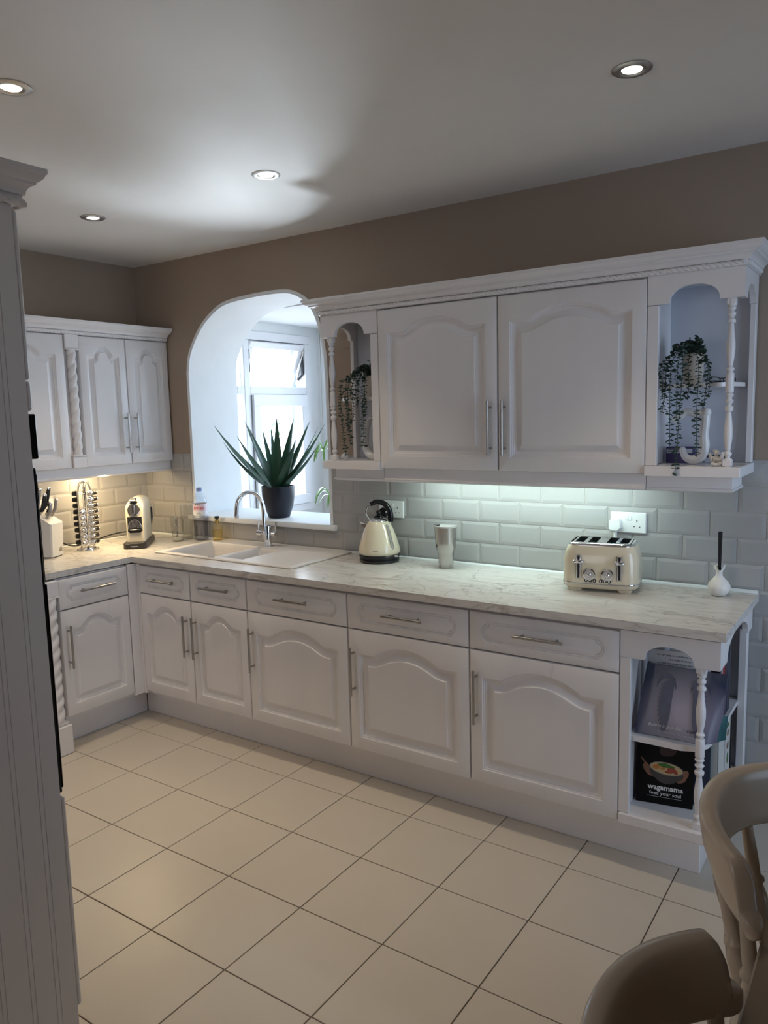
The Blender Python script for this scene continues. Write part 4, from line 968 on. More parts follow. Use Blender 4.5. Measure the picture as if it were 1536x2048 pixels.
# ================================================================ reed diffuser
t = thing('reed_diffuser', 'ribbed white onion shaped vase holding black reeds at the end of the worktop', 'diffuser', (3.447,-.112,.9103))
q = MB(); rs = []
for r0, z in [(.016,0),(.024,.001),(.034,.014),(.0395,.030),(.0395,.038),(.034,.052),(.020,.066),(.0125,.076),(.011,.088),(.0135,.098),(.020,.110),(.018,.109),(.0115,.099),(.009,.088)]:
    rs.append([(r0*(1+.045*cos(9*(a-z*26))*min(1,r0/.02))*cos(a), r0*(1+.045*cos(9*(a-z*26))*min(1,r0/.02))*sin(a), z+(.010*cos(3*a+.6) if z > .105 else 0)) for a in [2*pi*k/72 for k in range(72)]])
q.rings(rs, True, (True,False)); q.build('vase', M_['matteceramic'], t, smooth=50)
for k in range(7):
    a = 2*pi*k/7; MB().tube([(.0035*cos(a),.0035*sin(a),.02),(.006*cos(a),.006*sin(a),.245)], .0016, 6).build('reed', M_['black'], t)
# ================================================================ bottles and glasses at the sink
M_['bottleclear'] = glassmat('clear_bottle_plastic', (.90,.92,.95,1))
M_['tumblerglass'] = glassmat('drinking_glass', (.93,.93,.92,1))
M_['water'] = glassmat('water', (.74,.74,.78,1)); M_['soapliq'] = glassmat('amber_soap', (.975,.92,.74,1), .1)
M_['evlabel'] = mat('pink_white_label', (.75,.62,.68,1), .5); M_['evblue'] = mat('pale_blue_cap', (.20,.28,.55,1), .4); M_['evred'] = mat('red_print', (.55,.05,.09,1), .5)
M_['whitelabel'] = mat('white_label', (.80,.80,.83,1), .5)
M_['gold'] = mat('gold_collar', (.60,.42,.14,1), .25, 1)
t = thing('water_bottle', 'clear plastic water bottle with blue cap and pink label', 'bottle', (.548,-.062,.9103), radians(40))
q = MB(); prof = [(.02,.004),(.035,.0),(.0415,.006),(.042,.045)]
for k in range(5): prof += [(.0395,.05+k*.018),(.042,.058+k*.018)]
prof += [(.042,.14),(.0405,.142),(.0405,.222),(.042,.226),(.038,.245),(.026,.272),(.0145,.288),(.0135,.300)]
q.lathe(prof, 28, cap=(True,False)); q.build('bottle_body', M_['bottleclear'], t, smooth=50)
q = MB(); q.lathe([(.038,.003),(.0405,.01),(.0400,.128),(.001,.129)], 24); q.build('water', M_['water'], t, smooth=50)
q = MB(); q.lathe([(.0165,.292),(.0168,.294),(.0165,.310),(.014,.3125),(.001,.3125)], 20, cap=(True,True)); q.build('cap', M_['evblue'], t)
q = MB(); q.lathe([(.0412,.152),(.0412,.220)], 32, cap=(False,False)); lb = q.build('label_band', M_['evlabel'], t)
q = MB(); q.lathe([(.04155,.152),(.04155,.176)], 32, cap=(False,False)); q.build('label_foot', M_['whitelabel'], lb)
def wrap_text(body, size, R0, z, ang, m_, parent, nm='lettering', rot90=False, bold=0):
    o = text(body, size, Rt(0,0,pi/2) if rot90 else Matrix.Identity(4), m_, parent, nm, .0002, bold)
    for v in o.data.vertices:
        x, y, zz = v.co; a = ang+x/R0; v.co = ((R0+zz)*cos(a), (R0+zz)*sin(a), z+y)
    return o
wrap_text('evian', .034, .0420, .196, radians(-92), M_['evred'], lb, bold=.0004)
for k in range(3): 
    MB().lathe([(.0421,.157+k*.005),(.0421,.1585+k*.005)],32,cap=(False,False)) 
q = MB()
for k in range(3):
    rs = [[((.0421)*cos(radians(-115+j*6)),(.0421)*sin(radians(-115+j*6)),z) for z in (.157+k*.0055,.1585+k*.0055)] for j in range(8-k)]
    for a, b_ in zip(rs, rs[1:]): q.add([a[0],b_[0],b_[1],a[1]], [(0,1,2,3)])
q.build('small_print', M_['ink'], lb, smooth=0)
q = MB(); rs = [(.0421*cos(radians(-130+j*9)),.0421*sin(radians(-130+j*9)),.214+ (.006 if j%2 else 0)) for j in range(6)]
for a, b_ in zip(rs, rs[1:]): q.add([(a[0],a[1],.2125),(b_[0],b_[1],.2125),b_,a], [(0,1,2,3)])
q.build('mountain_print', M_['ink'], lb, smooth=0)
def pint(label, x, y, h, r0, r1, printed):
    t = thing('drinking_glass', label, 'glass', (x,y,.9103), radians(34), 'drinking glasses beside the water bottle')
    q = MB(); q.lathe([(.01,.001),(r0-.003,.0),(r0,.003),(r0+(r1-r0)*.5,h*.5),(r1,h),(r1-.0022,h),(r0+(r1-r0)*.5-.0022,h*.5),(r0-.0025,.010),(.001,.008)], 28, cap=(True,True)); q.build('glass_body', M_['tumblerglass'], t, smooth=50)
    q = MB(); q.lathe([(.001,.0085),(r0-.003,.0105),(r0,.022),(.001,.028)], 24); q.build('drink_dregs', M_['dregs'], t)
    if printed:
        for k, (w_, s_) in enumerate((('THATCHERS',.0185),('CHERE',.0145),('ON THE',.012))):
            pass
        wrap_text('THATCHERS', .0205, r0+(r1-r0)*.62, .085, radians(-78), M_['ink'], t, rot90=True, bold=.0003)
        wrap_text('CIDER', .0175, r0+(r1-r0)*.62, .105, radians(-108), M_['ink'], t, rot90=True) if False else None
    return t
M_['dregs'] = mat('pale_dregs', (.72,.68,.58,1), .4)
pint('short straight pint glass with black upright lettering, left of the water bottle', .458,-.165, .147,.031,.0405,True)
pint('taller plain pint glass standing behind the lettered one', .440,-.070, .205,.031,.040,False)
t = thing('hand_wash_bottle', 'amber hand wash bottle with black and gold cap at the sink corner', 'bottle', (.690,-.066,.9202), radians(34))
q = MB(); q.lathe([(.02,0),(.0285,.0),(.0305,.003),(.0305,.075),(.028,.085),(.016,.092),(.0115,.096),(.0115,.102)], 24); q.build('bottle_body', M_['soapliq'], t, smooth=50)
q = MB(); q.lathe([(.0275,.003),(.0275,.06),(.001,.0605)],20); q.build('liquid', M_['soapliq'], t)
q = MB(); q.lathe([(.013,.098),(.013,.122)],20); q.build('collar', M_['gold'], t)
q = MB(); q.lathe([(.0085,.122),(.0085,.127),(.014,.129),(.014,.139),(.012,.141)],20); q.build('pump_cap', M_['black'], t)
# ================================================================ sockets
def socket(parent_label, M, plug=None, mat_='sock', cat='socket'):
    t = tag(bpy.data.objects.new('double_socket', None), parent_label, cat, 'double sockets on the tiled walls'); COL.objects.link(t); t.matrix_world = M
    MB().cbox(-.0735,.0735,-.017,-.0078,-.043,.043,.003).build('plate', M_[mat_], t)
    for s_ in (-.037,.037):
        q = MB(); cx = s_
        q.box(cx-.002,cx+.002,-.0176,-.0171,.004,.012).box(cx-.014,cx-.008,-.0176,-.0171,-.018,-.0145).box(cx+.008,cx+.014,-.0176,-.0171,-.018,-.0145); q.build('pin_holes', M_['black'], t, smooth=0)
    for s_ in (-.011,.003):
        MB().cbox(s_,s_+.0125,-.0205,-.017,.010,.030,.0015).build('rocker_switch', M_[mat_], t)
    return t
socket('white double socket behind the kettle handle', Matrix.Translation((1.8885,0,1.1545)))
socket('white double socket with a white plug above the toaster', Matrix.Translation((3.0705,0,1.1555)))
socket('white double socket on the left wall behind the knife block', Matrix.Translation((0,-.742,1.158)) @ Euler((0,0,Q)).to_matrix().to_4x4())
t = thing('plug', 'black plug pushed into the socket behind the kettle', 'plug', (1.852,-.0178,1.137))
q = MB(); q.lathe([(.019,0),(.025,.004),(.026,.018),(.021,.026),(.005,.028)],24,Euler((pi/2,0,0)).to_matrix().to_4x4()); q.build('plug_body', M_['blackgloss'], t)
MB().tube(spline([(0,-.012,-.018),(0,-.012,-.06),(.006,.001,-.12),(.004,.0,-.20)],4), .0035, 8).build('cable', M_['black'], t)
t = thing('plug', 'white toaster plug in the right-hand socket', 'plug', (3.0225,-.0178,1.146))
MB().rings([[(x,0-y_,z) for x,_,z in [(a,0,b_) for a,b_ in [(-.025*k,-.014*k-.006),(-.012*k,-.026*k),(.012*k,-.026*k),(.025*k,-.014*k),(.025*k,.014*k),(.016*k,.026*k),(-.016*k,.026*k),(-.025*k,.014*k)]]] for y_, k in ((0,1),(.018,1),(.026,.88))]).build('plug_body', M_['sock'], t)
q = MB(); q.lathe([(.008,0),(.007,.012),(.008,.013),(.0065,.025),(.0075,.026),(.006,.038),(.004,.04)],14,Matrix.Translation((0,-.012,-.022)) @ Euler((pi,0,0)).to_matrix().to_4x4()); q.build('strain_relief', M_['sock'], t)
MB().tube(spline([(0,-.012,-.055),(0,-.010,-.10),(-.005,-.006,-.15),(-.01,-.006,-.205),(-.014,-.016,-.215),(-.015,-.035,-.219)],4), .0035, 8).build('cable', M_['sock'], t)
# ================================================================ knife block
M_['blockw'] = mat('white_matt_block', (.70,.68,.64,1), .4)
t = thing('knife_block', 'white slanted knife block standing by the oven housing', 'knife block', (.200,-.845,.9103), radians(115))
# local: -y is the logo face, x runs along the face
zt_ = lambda y: .185+(y+.06)*.62
q = MB(); rs = []
for z, sh_, in ((.006,0),(.05,.004),(.12,.014),(1.0,.02)):
    P = []
    for (x,y) in ((-.052,-.065),(.052,-.065),(.058,-.058),(.058,.068),(.052,.075),(-.052,.075),(-.058,.068),(-.058,-.058)):
        yy = y+sh_*-.35; xx = x*(1-.08*(1-min(z,.2)/.2)); P.append((xx, yy, z if z < .9 else zt_(y)))
    rs.append(P)
q.rings(rs); blk = q.build('block', M_['blockw'], t, smooth=30)
MB().cbox(-.05,.05,-.055,.07,0,.006,.001).build('foot', M_['black'], t)
M_['bronze'] = mat('bronze_badge', (.25,.19,.14,1), .35, .7)
bd = MB().box(.012,.038,-.0662,-.0650,.028,.054).build('badge', M_['bronze'], t, smooth=0)
q = MB(); q.box(.016,.024,-.0668,-.0663,.040,.050).box(.027,.034,-.0668,-.0663,.032,.050).box(.016,.024,-.0668,-.0663,.032,.036); q.build('badge_mark', M_['steel'], bd, smooth=0)
M_['greyh'] = mat('satin_grey_handle', (.40,.38,.35,1), .35, .6)
def knife(label, x, y, L, m_, lean, w_=.011, bend=.006):
    zb = .9103+zt_(y)
    Mw = Matrix.Translation((.200,-.845,.9103)) @ Euler((0,0,radians(115))).to_matrix().to_4x4() @ Matrix.Translation((x,y-.007,zt_(y)+.004)) @ Euler((radians(20),radians(lean),0)).to_matrix().to_4x4()
    t = tag(bpy.data.objects.new('kitchen_knife', None), label, 'knife', 'knives in the white block'); COL.objects.link(t); t.matrix_world = Mw
    pp = spline([(0,0,.012),(0,-bend,.04),(0,-bend*.2,L*.65),(0,bend*.8,L-.008)],5); n = len(pp)
    rs = []
    for i, p in enumerate(pp):
        k = .8+.25*sin(pi*i/(n-1)); rs.append([(p.x+w_*.62*k*cos(a), p.y+w_*k*sin(a), p.z) for a in [2*pi*j/12 for j in range(12)]])
    q = MB(); q.rings(rs); q.build('handle', m_, t, smooth=60)
    q = MB(); p = pp[-1]; q.lathe([(w_*.8,-.004),(w_*.88,.002),(w_*.7,.008),(w_*.2,.010)],12,Matrix.Translation(p) @ Matrix.Diagonal((.7,1,1,1))); q.build('end_cap', M_['chrome'], t)
    q = MB(); q.cbox(-w_*.5,w_*.5,-w_*.8,w_*.8,.0,.016,.001); q.cbox(-.0012,.0012,-w_*.7,w_*.7,-.003,.001,.0003); q.build('bolster', M_['steel'], t)
knife('grey handled knife at the back left of the white block', -.028,.045,.125,M_['greyh'],6,.0125)
knife('black handled knife in front of the tall grey one in the block', -.030,.012,.115,M_['black'],6,.0125)
knife('short grey handled knife at the front of the block', -.018,-.022,.085,M_['greyh'],6,.011)
knife('grey handled knife at the right side of the block', .040,-.012,.095,M_['greyh'],8,.011)
knife('black handled knife standing tallest on the right of the block', .020,.030,.135,M_['black'],8,.0125)
knife('black handled scissors-like steel tucked between the knives', .012,.0,.075,M_['black'],2,.010)
# ================================================================ capsule rack with capsules
RX, RY = .198, -.592
t = thing('capsule_rack', 'chrome wire carousel rack full of coffee capsules', 'rack', (RX,RY,.9103), 0)
q = MB(); q.lathe([(.02,0),(.058,0),(.060,.003),(.058,.006),(.045,.007),(.044,.012),(.030,.014),(.004,.015)], 36); q.build('turntable', M_['chrome'], t)
M_['capsil'] = mat('silver_capsule', (.75,.74,.72,1), .22, 1); M_['capblk'] = mat('black_capsule', (.012,.010,.010,1), .3, .2); M_['foil'] = mat('capsule_foil', (.8,.79,.77,1), .18, 1)
angs = [radians(a) for a in (-68, -8, 52, 112, 172, 232)]   # silver, silver..., black at the sides
va = math.atan2(CP.y-RY, CP.x-RX)
cols = [(va+radians(-22),'s',6,'front column'),(va+radians(38),'s',9,'second column'),(va+radians(98),'b',9,'right-hand column'),(va+radians(158),'b',0,''),(va+radians(218),'b',0,''),(va+radians(278),'b',9,'left-hand column')]
for ca, kd, nn, _ in cols:
    q = MB()
    for s_ in (-.019,.019):
        def pt(r0, z): return (r0*cos(ca)-s_*sin(ca), r0*sin(ca)+s_*cos(ca), z)
        q.tube(spline([pt(.034,.014),pt(.036,.03),pt(.041,.12),pt(.041,.24),pt(.037,.31),pt(.026,.365),pt(.012,.384)],4), .0016, 6)
    for z in (.035,.13,.225,.32): q.tube([(.036*cos(ca)-s_*sin(ca),.036*sin(ca)+s_*cos(ca),z) for s_ in (-.019,.019)], .0012, 5)
    q.build('wire_column', M_['chrome'], t)
for z in (.030,.20): MB().tube([(.036*cos(2*pi*k/32),.036*sin(2*pi*k/32),z) for k in range(33)], .0015, 6).build('ring', M_['chrome'], t)
q = MB(); q.sphere((0,0,.386),.010,12,8); q.tube([(0,0,.012),(0,0,.38)],.003,8); q.build('spindle', M_['chrome'], t)
protos = {}
def capsule(kd, label, M):
    if kd not in protos:
        t_ = bpy.data.objects.new('coffee_capsule', None); COL.objects.link(t_)
        MB().lathe([(.0185,0),(.0185,.0012),(.0150,.0016),(.0128,.018),(.0095,.024),(.006,.0262),(.001,.0262)],16).build('shell', M_['capsil' if kd=='s' else 'capblk'], t_, smooth=40)
        if kd == 's': MB().lathe([(.004,.0263),(.0035,.0245),(.001,.0245)],10).build('dimple', M_['black'], t_)
        else: MB().lathe([(.0094,.0242),(.0088,.0268),(.001,.0272)],12).build('nose', M_['capsil'], t_)
        protos[kd] = t_; o = t_
    else: o = copy_tree(protos[kd])
    o.matrix_world = M; tag(o, label, 'capsule', 'silver coffee capsules in the wire rack' if kd=='s' else 'black coffee capsules in the wire rack')
for ca, kd, nn, _ in cols:
    for k in range(nn):
        z = .045+k*.0345; tilt = 0
        rr = .0375+.004*min(1,z/.12)
        M = Matrix.Translation((RX+rr*cos(ca),RY+rr*sin(ca),.9103+z)) @ Euler((0,0,ca)).to_matrix().to_4x4() @ Euler((0,pi/2,0)).to_matrix().to_4x4()
        ORD = ('bottom','second from the bottom','third from the bottom','fourth from the bottom','fifth','sixth','seventh','eighth','ninth')
        pos = 'topmost' if k == nn-1 else ORD[k] if k < 4 else ORD[nn-1-k+0]+' from the bottom' if False else ('bottom','second from the bottom','third from the bottom','fourth from the bottom','fifth from the bottom','sixth from the bottom','seventh from the bottom','second from the top')[k]
        lb_ = ('silver' if kd == 's' else 'black')+' coffee capsule, '+pos+' in the '+_+' of the rack'
        capsule(kd, lb_, M)
# ================================================================ coffee machine
M_['creampl'] = mat('cream_plastic', (.70,.64,.50,1), .25, coat=.3); M_['dgrey'] = mat('dark_grey_metal', (.16,.155,.15,1), .3, .8)
t = thing('coffee_machine', 'cream capsule coffee machine on a black base in the corner', 'coffee machine', (.335,-.345,.9103), radians(42))
def rr2(x0,x1,y0,y1,r_,z,n=5):
    cx,cy=(x0+x1)/2,(y0+y1)/2; return [(a+cx,b_+cy,z) for a,b_,_ in rrect((x1-x0)/2,(y1-y0)/2,r_,0,n)]
q = MB(); q.rings([rr2(-.062,.062,-.165,.165,.03,0),rr2(-.064,.064,-.167,.167,.03,.004),rr2(-.064,.064,-.167,.167,.03,.030),rr2(-.060,.060,-.163,.163,.03,.033)]); bs = q.build('base', M_['black'], t)
q = MB()
for i in range(7): q.cbox(-.045+i*.015-.003,-.045+i*.015+.003,-.155,-.115,.033,.0352,.0006)
q.build('drip_grid', M_['dgrey'], bs)
text('magimix', .0115, Matrix.Translation((0,-.1672,.016)) @ Euler((pi/2,0,0)).to_matrix().to_4x4(), M_['label'], bs)
# tall body, rounded top (side view profile extruded across)
def archsec(hw, y, zt2, zb, n=14):
    r_ = hw; return [(-hw,y,zb)]+[(-r_*cos(pi*k/n), y, zt2-r_+r_*sin(pi*k/n)) for k in range(n+1)]+[(hw,y,zb)]
q = MB(); q.rings([archsec(.047,-.108,.262,.033),archsec(.050,-.104,.268,.033),archsec(.050,-.03,.282,.033),archsec(.050,.10,.282,.033),archsec(.047,.155,.276,.033)]); q.build('housing', M_['creampl'], t, smooth=50)
fy = -.109
q = MB(); q.cbox(-.040,.040,fy-.001,fy+.004,.092,.176,.001); nk = q.build('cup_bay', M_['black'], t)
q = MB()
for i in range(11):
    x = -.033+i*.0066; top = .094+.064*sqrt(max(0,1-(x/.042)**2)); q.cbox(x-.0012,x+.0012,fy-.006,fy-.002,.110,max(.115,top),.0004)
n = 18; q.tube([(-.038+0*k+ .038*(1-cos(pi*k/n)), fy-.004, .105+.055*sin(pi*k/n)) for k in range(n+1)], .0016, 6)
q.build('cup_support', M_['steel'], nk)
q = MB(); q.lathe([(.010,0),(.010,.003),(.006,.0035),(.006,.002),(.001,.002)],18,Matrix.Translation((.001,fy-.005,.128)) @ Euler((pi/2,0,0)).to_matrix().to_4x4()); q.build('cup_support_boss', M_['dgrey'], nk)
MB().cbox(-.032,.034,fy-.014,fy-.001,.086,.106,.004).build('support_lip', M_['blackgloss'], t)
Mr = Matrix.Translation((0,fy+.002,.216)) @ Euler((pi/2,0,0)).to_matrix().to_4x4()
q = MB(); q.lathe([(.033,0),(.035,.005),(.034,.008),(.031,.007)],32,Mr,cap=(True,True)); dl = q.build('round_badge', M_['chrome'], t)
q = MB(); q.lathe([(.0305,.0075),(.0305,.0082),(.001,.0082)],28,Mr); q.build('badge_face', M_['dgrey'], dl)
q = MB(); q.cbox(-.008,.008,fy-.014,fy-.0065,.185,.246,.004); q.cbox(-.006,.006,fy-.022,fy-.008,.178,.20,.003); sp = q.build('coffee_spout', M_['chrome'], t)
MB().cbox(-.004,.004,fy-.021,fy-.012,.1755,.1785,.001).build('nozzle', M_['black'], sp)
q = MB(); q.cbox(-.020,.020,-.110,-.060,.262,.272,.005,Rt(radians(9),0,0,loc=(0,-.004,.026))); q.build('lever', M_['dgrey'], t)
MB().cbox(-.022,.022,-.118,-.100,.252,.264,.005).build('lever_grip', M_['black'], t)
q = MB(); q.tube([(.045,.157,.10),(.05,.165,.14),(.05,.162,.20)], .006, 8); q.build('tank_catch', M_['black'], t)
t = thing('power_cable', 'thin black cable curving along the left wall behind the capsule rack', 'cable', (.03,-.55,.9103))
q = MB(); q.tube(spline([(-.010,-.165,.20),(-.012,-.15,.12),(-.006,-.09,.035),(.004,-.03,.006),(.008,.04,.006),(.004,.14,.020),(.004,.24,.034),(.004,.34,.036),(.06,.40,.030),(.155,.386,.020)],6), .0038, 8); q.build('cord', M_['black'], t)
# ================================================================ tall oven housing in the left foreground
M_['ovenglass'] = mat('black_oven_glass', (.004,.004,.005,1), .08)
HX, HY, HW, HD = 2.37, -2.19, .60, .60
t = thing('oven_housing', 'tall white oven housing with black ovens, cut by the left edge of the photo', 'cabinet', (HX,HY,0))
HT = 2.105
q = MB(); q.box(-HW,-.020,-HD,-.02,.15,.168).box(-HW,-HW+.018,-HD,-.02,.0,HT).box(-HW+.018,-.020,-HD,-HD+.01,.168,HT).box(-HW+.018,-.02,-HD+.01,-.02,HT-.02,HT).box(-.020,-.008,-HD,-.004,0,HT); q.build('carcass', M_['paint'], t, smooth=0)
y = 0.0; k = 0
for wdt in (.043,.0115,.050,.0115,.058,.0115,.058,.0115,.058,.0115,.058,.0115,.058,.0115,.058,.0115,.058,.0115):
    if y+wdt > HD: wdt = HD-y
    if wdt <= .003: break
    MB().cbox(-.008,0,-y-wdt+.0002,-y-.0002,.0,HT,.0011).build('plank', M_['paint'], t); y += wdt
def hfront(nm, z0, z1, m_, d=.022, c=.005, x0=-HW+.002, x1=-.002):
    q = MB(); q.cbox(x0, x1, -.0025, d, z0, z1, c); return q.build(nm, m_, t)
hfront('upper_door', 1.725, 2.095, M_['paint'], .015, .006)
hfront('filler_panel', 1.655, 1.722, M_['paint'], .015, .006)
mw = hfront('microwave_front', 1.545, 1.648, M_['ovenglass'], .021, .003, -HW+.006,-.006)
ov = hfront('oven_front', .735, 1.525, M_['ovenglass'], .011, .003, -HW+.006,-.006)
MB().cbox(-HW+.01,-.010,.0112,.0145,1.256,1.51,.002).build('top_oven_door', M_['ovenglass'], ov)
MB().cbox(-HW+.01,-.010,.0112,.017,.745,1.25,.002).build('main_oven_door', M_['ovenglass'], ov)
MB().tube([(-.52,.045,1.19),(-.38,.045,1.19)],.007,10).tube([(-.50,.017,1.19),(-.50,.045,1.19)],.006,8).tube([(-.40,.017,1.19),(-.40,.045,1.19)],.006,8).build('oven_handle', M_['steel'], ov)
hfront('lower_door', .17, .725, M_['paint'], .015, .006)
q = MB(); q.box(-HW+.02,-.02,-.06,-.045,0,.15); q.build('kickboard', M_['paint'], t)
CP2 = [(a*.72, b_*1.08) for a, b_ in CPROF]
sweep(CP2, [(-HW-.0,.020),(.0,.020),(.0,-HD)], sgn=-1, zb=HT+.001).build('cornice_moulding', M_['paint'], t, smooth=25)
MB().box(-HW,-.002,-HD,.018,HT+.001,HT+.03).build('top_board', M_['paint'], t, smooth=0)
q = MB(); r2 = rope(-HW, .004, .028, HT+.006, .0085); q.add(r2.v, r2.f); r2 = rope(0, HD-.02, 0, 0, .0085); q.add(r2.v, r2.f, Matrix.Translation((.008,.02,HT+.006)) @ Euler((0,0,-Q)).to_matrix().to_4x4()); q.build('rope_trim', M_['paint'], t, smooth=50)
# ================================================================ dining table and two chairs
M_['table'] = mat('oiled_table_wood', (.23,.17,.115,1), .35, bump=.1, bscale=30, var=.15, vscale=5, stretch=(1,.12,1), coat=.2)
t = thing('dining_table', 'light wooden dining table at the lower right corner', 'table', (4.31,-2.15,0))
MB().cbox(-.45,.45,-.95,.95,.722,.75,.004).build('tabletop', M_['table'], t)
q = MB(); q.box(-.36,-.34,-.84,.84,.63,.7215).box(.34,.36,-.84,.84,.63,.7215).box(-.34,.34,-.86,-.84,.63,.7215).box(-.34,.34,.84,.86,.63,.7215); q.build('apron', M_['chair'], t, smooth=0)
for sx in (-1,1):
    for sy in (-1,1):
        q = MB(); q.lathe([(.022,0),(.03,.02),(.02,.05),(.03,.2),(.038,.42),(.026,.5),(.036,.53),(.026,.56),(.034,.58)],20); q.cbox(-.036,.036,-.036,.036,.56,.722,.003); q.build('leg', M_['chair'], t, loc=(sx*.385,sy*.875,0))
def crest():
    n = 96; rs = []
    for i in range(n+1):
        s_ = -1.06+2.12*i/n; a = abs(s_); hw = .228
        x = -.235+.105*min(a,1)**2.2+(.0 if a < 1 else .01*(a-1)/.06); y_ = hw*s_
        if a < .88: zt2 = .888-.012*(a/.88)**2
        elif a < .97: k = (a-.88)/.09; zt2 = .876-.078*(1-sqrt(max(0,1-k*k)))
        else: k = (a-.97)/.09; zt2 = .798-.018*k*k
        zb2 = .772-.022*a**2 if a < .97 else .7515+.018*((a-.97)/.09)**2
        th = .0155 if a < .97 else .0155*sqrt(max(.05,1-((a-.97)/.09)**2))
        # local frame: tangent in plan
        dx = .105*2.2*max(.001,min(a,1))**1.2*(1 if s_>0 else -1)/hw; tn = Vector((dx,1,0)).normalized(); nn = Vector((tn.y,-tn.x,0))
        h2 = (zt2-zb2)/2; c = Vector((x, y_, (zt2+zb2)/2)); lean = -.18
        P = []
        m = 20
        for j in range(m):
            an = 2*pi*j/m; ex = .45
            u = th*(abs(cos(an))**ex)*(1 if cos(an)>=0 else -1); v = h2*(abs(sin(an))**ex)*(1 if sin(an)>=0 else -1)
            th_k = 1.25 if v > 0 else .9
            P.append(tuple(c+nn*(u*th_k)+Vector((lean*v,0,v))))
        rs.append(P)
    q = MB(); q.rings(rs); return q
def chair(label, x, y, rz):
    t = thing('dining_chair', label, 'chair', (x,y,0), rz, 'cream painted dining chairs at the table')
    crest().build('crest_rail', M_['chair'], t, smooth=80)
    n = 40; rs = []
    def seat(k, z): return [(.205*k*(abs(cos(a))**.75)*(1 if cos(a)>=0 else -1)+.01, .215*k*(abs(sin(a))**.75)*(1 if sin(a)>=0 else -1)*(1-.08*(1 if cos(a)<0 else 0)*abs(cos(a))), z) for a in [2*pi*j/n for j in range(n)]]
    q = MB(); q.rings([seat(.90,.418),seat(.98,.425),seat(1,.438),seat(.99,.449),seat(.95,.455),seat(.8,.450),seat(.5,.444),seat(.1,.442)]); q.build('seat', M_['chair'], t, smooth=50)
    prof = [(.011,0),(.012,.02),(.010,.05),(.013,.11),(.0175,.16),(.019,.19),(.013,.215),(.018,.222),(.018,.228),(.012,.234),(.013,.27),(.0115,.34)]
    for s_ in (-.86,-.52,.52,.86):
        a = abs(s_); top = Vector((-.235+.105*a**2.2+.012, .228*s_, .768)); bot = Vector((-.165+.05*a, .195*s_, .448)); d = top-bot
        Mx = Matrix.Translation(bot) @ Vector((0,0,1)).rotation_difference(d).to_matrix().to_4x4() @ Matrix.Diagonal((1,1,d.length/.34,1))
        q = MB(); q.lathe(prof, 14, Mx); q.build('back_spindle', M_['chair'], t, smooth=50)
    # centre splat
    out = [(.026,0),(.030,.03),(.038,.07),(.048,.11),(.052,.14),(.045,.175),(.032,.2),(.036,.22),(.050,.25),(.058,.28),(.060,.31),(.056,.33)]
    P = [(-w_,z) for w_, z in reversed(out)]+[(w_,z) for w_, z in out]
    q = MB()
    for (w0,z0),(w1,z1) in zip(out, out[1:]):
        X0, X1 = -.172-.055*z0/.33, -.172-.055*z1/.33
        q.rings([[(X0-.006,-w0,.446+z0),(X0+.006,-w0,.446+z0),(X0+.006,w0,.446+z0),(X0-.006,w0,.446+z0)],[(X1-.006,-w1,.446+z1),(X1+.006,-w1,.446+z1),(X1+.006,w1,.446+z1),(X1-.006,w1,.446+z1)]])
    q.build('back_splat', M_['chair'], t, smooth=0)
    lp = [(.013,0),(.015,.03),(.011,.06),(.016,.16),(.0215,.26),(.015,.30),(.021,.315),(.021,.325),(.014,.335),(.019,.37),(.017,.43)]
    L = {}
    for sx in (-1,1):
        for sy in (-1,1):
            b0 = Vector((.20*sx-.005, .205*sy, 0)); t0 = Vector((.135*sx, .145*sy, .43)); d = t0-b0; L[(sx,sy)] = (b0,t0)
            Mx = Matrix.Translation(b0) @ Vector((0,0,1)).rotation_difference(d).to_matrix().to_4x4() @ Matrix.Diagonal((1,1,d.length/.43,1))
            q = MB(); q.lathe(lp, 14, Mx); q.build('leg', M_['chair'], t, smooth=50)
    pt = lambda k, h: L[k][0].lerp(L[k][1], h)
    for sy in (-1,1): MB().tube([pt((-1,sy),.36),(pt((-1,sy),.36)+pt((1,sy),.36))/2,pt((1,sy),.36)],[.008,.0135,.008],10).build('stretcher', M_['chair'], t)
    m1 = (pt((-1,-1),.36)+pt((1,-1),.36))/2; m2 = (pt((-1,1),.36)+pt((1,1),.36))/2
    MB().tube([m1,(m1+m2)/2,m2],[.008,.0135,.008],10).build('stretcher', M_['chair'], t)
    return t
chair('cream spindle back dining chair at the right edge, nearer the book shelves', 3.982, -1.665, 0)
chair('cream dining chair at the bottom of the photo, seen from behind its curved rail', 3.980, -2.295, 0)
# ================================================================ books and papers in the open base unit
def cover(nm, c, rough=.4, **k): return mat(nm, c, rough, **k)
M_['page'] = mat('book_pages', (.68,.64,.56,1), .8); M_['bkblack'] = mat('black_cover', (.004,.0035,.004,1), .5, var=.1, spec=.2)
M_['prwhite'] = mat('printed_white', (.72,.70,.68,1), .5)
def book(label, x, y, z, w, h, th, m_, rz=0, lean=0, grp=None, nm='book'):
    # cover faces -y, spine at -x side
    t = tag(bpy.data.objects.new(nm, None), label, 'book', grp); COL.objects.link(t)
    t.matrix_world = Matrix.Translation((x,y,z)) @ Euler((lean,0,rz)).to_matrix().to_4x4()
    q = MB(); q.box(-w/2,w/2,-th/2,-th/2+.002,0,h).box(-w/2,w/2,th/2-.002,th/2,0,h).box(-w/2,-w/2+.002,-th/2+.002,th/2-.002,0,h); q.build('cover', m_, t, smooth=0)
    MB().box(-w/2+.002,w/2-.003,-th/2+.002,th/2-.002,.003,h-.003).build('pages', M_['page'], t, smooth=0)
    return t
wb = book('black cookbook with a bowl of food on its cover, on the bottom shelf', 3.353,-.478,.2095,.192,.246,.022,M_['bkblack'],radians(10),radians(-3))
